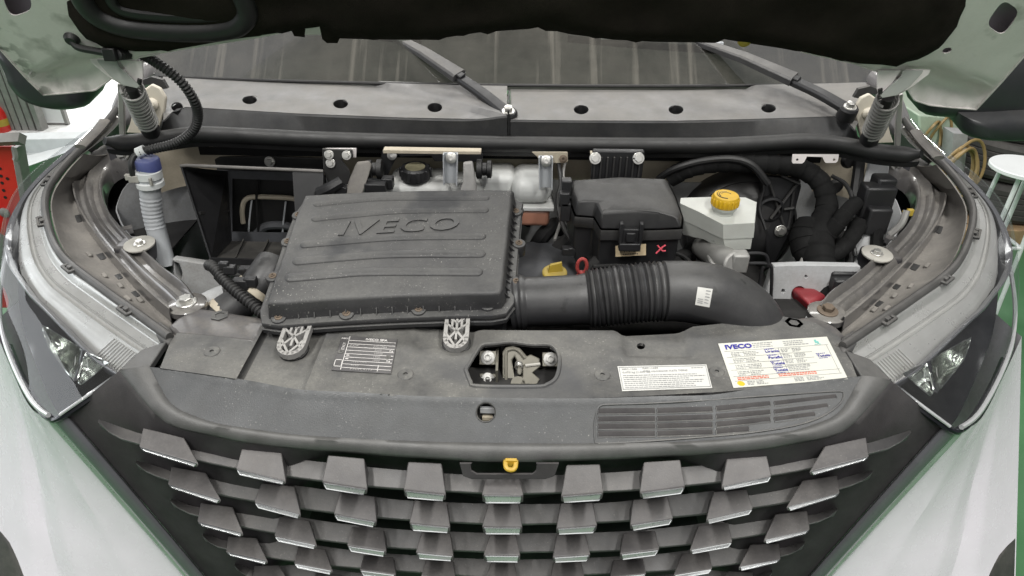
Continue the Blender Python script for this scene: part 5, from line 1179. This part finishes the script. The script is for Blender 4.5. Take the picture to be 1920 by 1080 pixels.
# ================================================================== wipers
def wiper(piv, mid, end, tip, yv, lab):
    p0, p1, p2 = Y(*piv, yv[0]), Y(*mid, yv[1]), Y(*end, yv[2])
    w = obj('wiper_arm', MB().sweep(cr([p0, p0.lerp(p1, .5)+V((0,0,.003)), p1], 12), [(-.0145,-.006),(.0145,-.006),(.0145,.004),(.010,.008),(-.010,.008),(-.0145,.004)], (0,-.4,1), lambda t: (1.0-.12*t, 1)), blackbare, van, lab, bevel=.001)
    obj('wiper_channel', MB().sweep([p1+V((0,-.003,.006)), p1.lerp(p2, .5)+V((0,-.003,.008)), p2], [(-.018,-.009),(.018,-.009),(.018,.004),(.013,.008),(-.013,.008),(-.018,.004)], (0,-.4,1), lambda t: (1.05-.5*t, 1.1-.3*t)), mat('wiper_satin', (.04,.04,.042), .4, dust=.35, bump=.2) if 'wiper_satin' not in MT else MT['wiper_satin'], w, bevel=.001)
    obj('arm_hinge', MB().box(p1+V((0,-.004,.004)), .012, .009, .009, ((p2-p1).normalized(), (p2-p1).normalized().cross(V((0,-.4,1))).normalized(), V((0,-.37,.93)))), blackbare, w, bevel=.003)
    obj('pivot_base', MB().lathe([(.020,-.02),(.020,.004),(.017,.008)], p0, (0,-.35,1), 24), blackbare, w)
    obj('pivot_nut', MB().lathe([(.0125,.006),(.0125,.009),(.009,.010),(.009,.019),(.006,.020)], p0, (0,-.35,1), 6), steel, w)
    obj('pivot_washer', MB().lathe([(.0135,.006),(.0135,.009)], p0, (0,-.35,1), 24), steel, w)
    if tip:
        b = cr([Y(*t) for t in tip], 16)
        obj('wiper_blade', MB().sweep(b, [(-.004,-.012),(.004,-.012),(.006,.004),(.003,.010),(-.003,.010),(-.006,.004)], (0,-.6,1)), rubber, w)
        obj('blade_carrier', MB().box(b[4]+V((0,-.004,.012)), .03, .007, .006).box(b[-3]+V((0,-.004,.012)), .02, .007, .006), strapm, w, bevel=.002)
    return w
wiper((953,214),(862,146),(735,66),[(560,52,1.80),(700,66,1.77),(790,76,1.75)],(1.47,1.60,1.76),'black wiper arm pivoted at the middle of the cowl')
wiper((1591,206),(1487,152),(1305,76),[(1065,70,1.76),(1200,82,1.75),(1380,94,1.74)],(1.46,1.58,1.74),'black wiper arm pivoted at the right end of the cowl')
# ================================================================== bonnet
HP = Pl((0,1.30,1.40), (1,0,0), (0,-.6,1))
ho = [(-118,-260),(-105,-150),(-60,5),(0,90),(50,146),(82,177),(130,173),(180,168),(203,152),(232,128),(262,106),(300,99),(400,83),(485,70),(560,54),(700,58),(830,60),(960,42),(1080,52),(1200,64),(1355,67),(1420,80),(1500,95),(1600,117),(1645,133),(1690,150),(1712,186),(1742,196),(1790,201),(1830,204),(1880,150),(1925,98),(1985,12),(2030,-150),(2045,-250)]
hu = [HP.uv(*p) for p in ho]
hu = hu+[(hu[-1][0]-.02, hu[-1][1]+.35), (0, hu[-1][1]+.42), (hu[0][0]+.02, hu[0][1]+.35)]
lo_l = HP.uv(90,128), HP.uv(240,106); lo_r = HP.uv(1680,128), HP.uv(1820,158)
def oval(cx, cy, a, b, r): return [HP.uv(cx+a*math.cos(t)*math.cos(r)-b*math.sin(t)*math.sin(r), cy+a*math.cos(t)*math.sin(r)+b*math.sin(t)*math.cos(r)) for t in [2*math.pi*i/24 for i in range(24)]]
def sup(cx, cy, a, b, r):
    o = []
    for i in range(28):
        t = 2*math.pi*i/28; c_, s_ = math.cos(t), math.sin(t); x = a*abs(c_)**.6*(1 if c_ > 0 else -1); y = b*abs(s_)**.6*(1 if s_ > 0 else -1)
        o.append(HP.uv(cx+x*math.cos(r)-y*math.sin(r), cy+x*math.sin(r)+y*math.cos(r)))
    return o
hu_d = dense(hu, .012)
hl_line = [HP.uv(*p) for p in [(30,150),(62,134),(95,129),(118,121),(134,109),(165,104),(230,103),(300,101)]]
def hood_h(a, b):
    h = 0
    yb = HP.uv(950, 125)[1]
    ed = abs(a)
    if ed > .45:
        x = -ed; ln = hl_line; bl = ln[0][1]
        for p, q in zip(ln, ln[1:]):
            if p[0] <= x <= q[0]: bl = p[1]+(q[1]-p[1])*(x-p[0])/(q[0]-p[0])
        if x > ln[-1][0]: bl = ln[-1][1]
        d = min((V((a, b))-V(p)).length for p in hu_d)
        h -= .024*sm(.0, .018, bl-b)*sm(.45, .52, ed)*sm(.004, .026, d)
    # rolled outer edge
    return h
hood = obj('bonnet', plate(HP, dense(hu, .02), [sup(32,-4,24,30,-.35), sup(1880,32,20,29,.62), oval(1775,93,9,5,-.3)], .02, hood_h), hoodw, van, 'raised bonnet seen from below, whitish paint tinted green with grime at the left', solid=.002, smooth=60)
obj('bonnet_skin', plate(HP, [(p[0]*1.004, p[1]-.003) for p in hu], [], .06, lambda a, b: -.045), white, hood, solid=.0015)
hedge = [HP.at(a, b, hood_h(a, b)-.0005) for a, b in hu[:7]]
for pts in (hu[0:12], hu[22:35]):
    c = ev([HP.at(a, b, hood_h(a, b)) for a, b in pts], 120)
    obj('bonnet_hem', MB().grid([[p+HP.n*.004 for p in c], c, [p-HP.n*.046 for p in c]]), hoodw, hood, solid=.002)
io = [(118,-260),(120,-80),(126,0),(133,28),(152,56),(182,77),(230,89),(272,92),(330,88),(400,76),(462,66),(520,57),(548,54),(553,64),(571,66),(573,50),(600,46),(606,70),(614,77),(632,77),(636,68),(740,70),(800,70),(835,66),(900,56),(960,52),(990,50),(1010,47),(1045,54),(1080,61),(1150,70),(1230,74),(1340,76),(1357,69),(1400,76),(1500,92),(1560,105),(1612,115),(1655,117),(1700,112),(1738,99),(1765,80),(1790,48),(1806,10),(1812,-30),(1815,-260)]
iu = [HP.uv(*p) for p in io]
def ins_h(a, b):
    d = min((V((a, b))-V(p)).length for p in iu_d)
    q = .018*sm(0, .03, d)
    q += .006*math.sin(a*23)*math.sin(b*31+1)*sm(.02,.06,d)
    sc_ = HP.uv(320, 0); rr = math.hypot((a-sc_[0])/.17, (b-sc_[1])/.075); q -= .010*(1-sm(.8, 1.1, rr))
    return q
iu_d = dense(iu, .02)
ins = obj('insulation', plate(HP, iu_d, [], .016, ins_h), felt, hood, 'black felt insulation mat under the bonnet', solid=.004, smooth=60)
sc_ = [(150,-30),(166,2),(192,26),(240,43),(310,50),(390,51),(440,44),(462,28),(466,8),(452,-30)]
obj('scoop_rim', MB().tube(cr([HP.hit(*p)+HP.n*.012 for p in sc_], 50), .017, 12, flat=.8, up=HP.n), rubber, hood, 'black oval duct rim')
sc2 = [(205,-30),(215,2),(245,18),(320,26),(400,26),(432,14),(437,-20)]
obj('scoop_rim', MB().tube(cr([HP.hit(*p)+HP.n*.008 for p in sc2], 50), .009, 10, flat=.8, up=HP.n), rubber, hood)
m = plate(HP, [HP.uv(*p) for p in ((548,38),(606,38),(606,62),(553,62))]); obj('white_patch', m, hoodw, hood).location = HP.n*.004
obj('yellow_glue', MB().lathe([(.012,0),(.010,.004),(.004,.006)], HP.hit(1396,76)+HP.n*.001, HP.n, 14), yellowd, hood)
# ================================================================== hinges with springs
for s in (1, -1):
    sd = 'left' if s > 0 else 'right'
    P = lambda px, py, y: sx(Y(px, py, y), s)
    hg = obj('bonnet_hinge', MB().prism([P(167,110,1.255), P(214,110,1.255), P(220,126,1.255), P(236,150,1.255), P(232,162,1.255), P(205,146,1.255), P(172,120,1.255)], (0,.004,0)), hoodw, van, f'{sd} bonnet hinge with coil spring', bevel=.001, seg=1)
    obj('hinge_plate', MB().prism([P(181,112,1.244), P(219,112,1.244), P(223,125,1.244), P(262,160,1.244), P(258,166,1.244), P(230,160,1.244), P(205,142,1.244), P(184,118,1.244)], (0,.0035,0)), MT['hinge_grey'] if 'hinge_grey' in MT else mat('hinge_grey', (.36,.37,.35), .4, vary=.08, dust=.3), hg, bevel=.001, seg=1)
    obj('hinge_cheek', MB().prism([P(222,112,1.250), P(267,114,1.250), P(268,148,1.250), P(263,162,1.250), P(240,138,1.250)], (0,.004,0)), hoodw, hg, bevel=.001, seg=1)
    obj('hinge_slot', MB().tube([P(262,148,1.248), P(261,158,1.248)], .004, 8), rubber, hg)
    obj('hinge_arm', MB().prism([P(219,156,1.345), P(230,160,1.345), P(233,200,1.375), P(234,256,1.41), P(223,258,1.41), P(221,200,1.375)], (0,.006,0)), hoodw, hg, bevel=.0015, seg=1)
    a, b = P(247,166,1.275), P(276,230,1.36); ax = (b-a); L0 = ax.length; axn = ax.normalized(); e1 = axn.orthogonal().normalized(); e2 = axn.cross(e1)
    N_ = 11
    hel = [a+ax*(i/(N_*16))+(e1*math.cos(2*math.pi*i/16)+e2*math.sin(2*math.pi*i/16))*.0195 for i in range(N_*16+1)]
    obj('coil_spring', MB().tube(hel, .0028, 8), greym if s < 0 else castal, hg, smooth=80)
    obj('spring_rod', MB().tube([a-axn*.004, b], .010, 12), rubber, hg)
    obj('spring_sleeve', MB().tube([b-axn*.006, b+axn*.035], .0185, 18), blackbare, hg)
    mb = obj('hinge_mount', MB().prism([P(266,170,1.462), P(284,158,1.462), P(300,166,1.462), P(311,184,1.462), P(309,205,1.462), P(303,228,1.462), P(296,248,1.462), P(236,250,1.462), P(246,226,1.462), P(258,205,1.462)], (0,.01,0)), mat('cream_paint', (.66,.61,.51), .45, vary=.05, dust=.2, up=False) if 'cream_paint' not in MT else MT['cream_paint'], van, f'cream painted body mount behind the {sd} hinge spring', bevel=.003)
    obj('mount_bolt', MB().lathe([(.013,0),(.013,.003),(.010,.006),(.007,.010),(.003,.010)], P(286,195,1.461), (0,-1,.25), 20), MT['cream_paint'], mb)
    obj('mount_hole', MB().lathe([(.006,0),(.006,.001)], P(284,210,1.461), (0,-1,0), 12), rubber, mb)
    obj('mount_web', MB().prism([P(240,248,1.43), P(248,215,1.43), P(262,235,1.43), P(272,250,1.43)], (0,.005,0)), MT['cream_paint'], mb)
    obj('corner_cap', MB().prism([P(268,150,1.50), P(283,144,1.50), P(305,150,1.50), P(314,166,1.50), P(300,168,1.50), P(286,158,1.50), P(268,160,1.50)], (0,.01,0)), black, van)
    obj('wing_gutter', MB().tube(cr([P(196,226,1.40), P(180,246,1.36), P(150,275,1.30)], 10), .012, 8, flat=.4), traym, van)
    obj('pillar', MB().prism([P(200,240,1.60), P(206,200,1.60), P(226,152,1.60), P(260,120,1.62), P(276,140,1.62), P(262,180,1.60), P(240,240,1.60)], (0,.06,0)), MT['grey_wing_edge'], van, bevel=.01)
# washer hose from bonnet to bay
wl = cr([HP.hit(225,87)+HP.n*.02, Y(260,101,1.27), Y(300,122,1.26), Y(338,152,1.26), Y(362,185,1.27), Y(371,215,1.29), Y(362,245,1.30), Y(330,268,1.305), Y(285,280,1.305), Y(262,285,1.30)], 420)
obj('washer_conduit', MB().tube(wl, lambda t, l: .0088+.0011*math.sin(l*2*math.pi/.0062), 12), rubber, van, 'ribbed black washer hose looping from the bonnet into the bay', smooth=80)
obj('washer_pipe', MB().tube(cr([HP.hit(137,72)+HP.n*.006, HP.hit(150,79)+HP.n*.012, HP.hit(185,83)+HP.n*.016, HP.hit(225,86)+HP.n*.02], 16), .0062, 10), rubber, van)
obj('pipe_grommet', MB().lathe([(.013,0),(.013,.004),(.009,.010)], HP.hit(136,70)+HP.n*.001, HP.n, 20), rubber, van)
obj('pipe_clip', MB().box(HP.hit(214,85)+HP.n*.02, .011, .009, .011), rubber, van, bevel=.002)
obj('hose_ferrule', MB().tube([Y(258,287,1.30), Y(272,281,1.303)], .0105, 12), whitepl, van)
# ================================================================== wing mirrors
def mirror(out, y, depth, lab):
    c = sum((Y(*p, y) for p in out), V())/len(out); r0 = cr([Y(*p, y) for p in out+out[:1]], 41)[:-1]
    d = V((0, depth, .02))
    rs = [[p.lerp(c, k)+d*t for p in r0] for k, t in ((.5,-.34),(.25,-.28),(.08,-.14),(0,0),(.03,.5),(.15,.9),(.4,1))]
    return obj('door_mirror', MB().rings(rs), mat('mirror_black', (.02,.021,.023), .32, vary=.1, dust=.1) if 'mirror_black' not in MT else MT['mirror_black'], van, lab, smooth=70)
mirror([(-20,60),(4,110),(20,150),(50,182),(95,200),(140,203),(165,197),(171,180),(160,120),(110,60)], 1.78, .16, 'large black door mirror at the left behind the bonnet corner')
mirror([(1722,150),(1722,190),(1726,211),(1760,217),(1850,222),(1990,220),(2000,90),(1880,60),(1760,80)], 1.85, .16, 'large black door mirror at the right behind the bonnet corner')
mirror([(1795,210),(1800,245),(1830,256),(1900,257),(1990,250),(1990,205)], 1.80, .12, 'lower black half of the door mirror at the right')
# ================================================================== workshop behind
FZ = 0.0
# red tool cabinet with a grey frame
c0 = Z(-40, 470, .10)
yb = 2.25
tcab = thing('tool_cabinet', 'red perforated tool cabinet with a grey steel frame at the left', 'cabinet', (Y(0,380,yb).x-.25, yb, 0))
a, b = Y(-150,275,yb), Y(22,275,yb); c = Y(44,402,yb); d = Y(-150,420,yb)
d0 = c+(c-b)*1.6
obj('cabinet_side', MB().prism([a, b, c, d0, V((a.x, yb, d0.z))], (0,.04,0)), redm, tcab, bevel=.004)
obj('frame_post', MB().prism([b+V((.002,-.01,0)), b+V((.022,-.01,0)), c+V((.024,-.01,0)), d0+V((.026,-.01,0)), d0+V((.004,-.01,0)), c+V((.002,-.01,0))], (0,.05,0)), greym, tcab, bevel=.003)
obj('frame_rail', MB().tube([Y(-60,266,yb-.03), Y(-5,262,yb-.03), Y(42,260,yb-.03)], .026, 4, flat=.85), greym, tcab)
for i, (px, py) in enumerate(((2,330),(4,343),(7,357),(10,370),(0,316),(14,335),(-10,350))): obj('perforation', MB().lathe([(.006,0),(.006,.001)], Y(px,py,yb-.0005), (0,-1,0), 10), rubber, tcab)
obj('cabinet_knob', MB().lathe([(.018,0),(.018,.006),(.010,.01)], Y(9,398,yb-.001), (0,-1,0), 18), greym, tcab)
obj('chain', MB().tube(cr([Y(28,275,yb-.03), Y(31,292,yb-.03), Y(29,300,yb-.03)], 8), .010, 6), greym, tcab)
# tyre standing by the cabinet
def tyre_mesh(R, w):
    prof = [(R*.60,-w*.42),(R*.66,-w*.48),(R*.86,-w*.5),(R*.95,-w*.46),(R*.99,-w*.36)]
    for k in range(5):
        z = -w*.3+w*.6*k/4; prof += [(R,z-.012),(R,z+.012),(R*.975,z+.016),(R*.975,z+.024)] if k < 4 else [(R,z-.012),(R,z+.012)]
    prof += [(R*.99,w*.36),(R*.95,w*.46),(R*.86,w*.5),(R*.66,w*.48),(R*.60,w*.42),(R*.58,0),(R*.60,-w*.42)]
    return prof
def tyre(c, axis, R, w, lab, grp=None):
    t = obj('tyre', MB().lathe(tyre_mesh(R, w), c, axis, 44, False, False), tyrem, smooth=40); tag(t, lab, 'tyre', grp); return t
tl_ = Z(-30, 500, .33)
tyre(Y(-108, 580, 2.08), (.5,-.6,.1), .34, .22, 'worn grey tyre below the red cabinet at the left edge')
# stack of tyres at the right
tb = Z(1905, 455, 0); Rr = .36; tc_ = V((tb.x+.03, tb.y+.36, 0)); hgt = [0.10, .32, .54, .76]
names = ['lowest tyre of the stack behind the white table', 'second tyre from the bottom of the stack', 'third tyre from the bottom of the stack', 'topmost tyre of the stack behind the white table']
pal = obj('pallet', MB().box(tc_+V((0,0,.05)), .42, .40, .045), woodm, bevel=.004); tag(pal, 'wooden board under the stack of tyres', 'pallet')
for z, n_ in zip(hgt, names): tyre(tc_+V((random.uniform(-.02,.02), random.uniform(-.02,.02), z+.11)), (random.uniform(-.02,.02), 0, 1), Rr, .215, n_, 'tyres stacked at the right')
# white table
tt = Z(1925, 316, .74)
tbl = thing('side_table', 'white round side table in front of the tyre stack', 'table', (tt.x, tt.y, 0))
rt = abs(Z(1867, 318, .74).x-tt.x)
obj('table_top', MB().lathe([(rt-.006,0),(rt,.004),(rt,.016),(rt-.004,.02)], tt+V((0,0,-.01)), (0,0,1), 48), tablem, tbl)
for k in range(4):
    t = math.pi/4+k*math.pi/2; e = V((math.cos(t), math.sin(t), 0))
    obj('leg', MB().tube([tt+e*rt*.62+V((0,0,-.01)), V((tt.x, tt.y, 0))+e*rt*.85], .009, 10), tablem, tbl)
    obj('stretcher', MB().tube([tt+e*rt*.72+V((0,0,-.33)), tt+V((e.y,-e.x,0))*rt*.72+V((0,0,-.33))], .008, 8), tablem, tbl)
# pale green machine with coiled hoses
yg = 3.6
gm = obj('machine_cabinet', MB().prism([Y(1722,215,yg), Y(1800,220,yg), Y(1812,250,yg), Y(1800,300,yg), Y(1780,420,yg), Y(1740,420,yg)], (0,.5,0)), palegreen, bevel=.01); tag(gm, 'pale green machine cabinet behind the right wing', 'cabinet')
gp_ = obj('grey_post', MB().prism([Y(1788,250,yg-.15), Y(1815,252,yg-.15), Y(1800,400,yg-.15), Y(1775,400,yg-.15)], (0,.1,0)), greyp); tag(gp_, 'grey steel post between the machine and the tyres', 'post')
def coil(c, rx, rz, n, name, lab, r=.012):
    m = MB()
    for k in range(n):
        w = random.uniform(.8,1.1); o = V((random.uniform(-.03,.03), random.uniform(-.03,.03), random.uniform(-.04,.04)))
        m.tube([c+o+V((rx*w*math.cos(t), .02*math.sin(t*2), rz*w*math.sin(t))) for t in [2*math.pi*i/24 for i in range(25)]], r, 7, cap=False)
    x = obj(name, m, hoseyel); tag(x, lab, 'hose'); return x
coil(Y(1805,318,yg-.25), .09, .13, 5, 'hose_coil', 'coil of amber hose hanging on the grey post', .008)
coil(Y(1757,262,yg-.03), .05, .10, 3, 'hose_coil', 'small coil of amber hose on the pale green machine', .007)
# bright doorway, sliding gate, lift and bench at the left
yl = 6.5
ap_ = obj('daylit_floor', MB().add([(-9,4.9,.004),(-2.2,4.9,.004),(-2.2,13,.004),(-9,13,.004)], [(0,1,2,3)]), mat('daylit_floor_white', (.72,.72,.70), .7)); ap_['kind'] = 'structure'  # pale sheet standing in for floor overexposed by daylight
area('outdoor_daylight', (-4.2, 7.0, 4.0), (-4.2, 7.0, 0), 4.0, 4.0, 420, (1, 1, 1))
g0 = Z(30, 243, 0); yl = g0.y
gt = thing('sliding_gate', 'grey ribbed sliding gate beside the bright daylit ground', 'gate', (g0.x, yl, 0))
for k in range(5):
    x0 = -14+k*13; b_ = Y(x0+28, 243, yl); obj('gate_rib', MB().box(V((b_.x, yl, .9)), .022, .03, .9), greym, gt, bevel=.004)
obj('gate_frame', MB().box(V((Y(80,240,yl).x, yl, .9)), .02, .04, .9), greym, gt, bevel=.004)
e0 = Z(4, 246, 0)
fx = thing('fire_extinguisher', 'red fire extinguisher standing beyond the cabinet', 'extinguisher', e0)
obj('cylinder', MB().lathe([(.065,0),(.07,.01),(.07,.14),(.055,.18),(.03,.20),(.022,.22)], e0, (0,0,1), 24), redm, fx)
obj('cylinder_label', MB().lathe([(.0712,.05),(.0712,.10)], e0, (0,0,1), 24, False, False), yellowd, fx)
obj('valve', MB().box(e0+V((0,0,.23)), .03,.02,.015), black, fx, bevel=.003)
n0 = Z(84, 238, 0)
nt = thing('notice_board', 'pale board in a grey frame at the end of the sliding gate', 'board', n0)
obj('board_sheet', MB().box(n0+V((.0,.05,.17)), .14, .01, .15), tablem, nt)
for dx, dz, hx, hz in ((-.15,.17,.012,.18),(.15,.17,.012,.18),(0,.0,.16,.012),(0,.34,.16,.012)): obj('board_frame', MB().box(n0+V((dx,.05,dz)), hx, .016, hz), greym, nt)
lf = thing('vehicle_lift', 'pale grey low vehicle lift on the floor at the left', 'lift', (Y(100,300,3.3).x, 3.3, 0))
obj('lift_deck', MB().hexa([Z(35,318,.42), Z(135,282,.42), Z(170,262,.42), Z(20,300,.42)], [Z(45,375,.10), Z(100,350,.10), Z(170,290,.10), Z(20,330,.10)]), liftm, lf, bevel=.004)
obj('lift_ramp', MB().prism([Z(30,262,.30), Z(190,262,.30), Z(190,278,.30), Z(120,285,.30), Z(30,300,.30)], (0,0,-.12)), liftm, lf, bevel=.004)
obj('lift_pad', MB().prism([Z(78,263,.31), Z(120,256,.31), Z(128,262,.31), Z(88,268,.31)], (0,0,.03)), greym, lf, bevel=.003)
obj('lift_beam', MB().prism([Z(20,250,.38), Z(180,245,.38), Z(185,258,.38), Z(20,262,.38)], (0,0,-.1)), liftm, lf, bevel=.004)
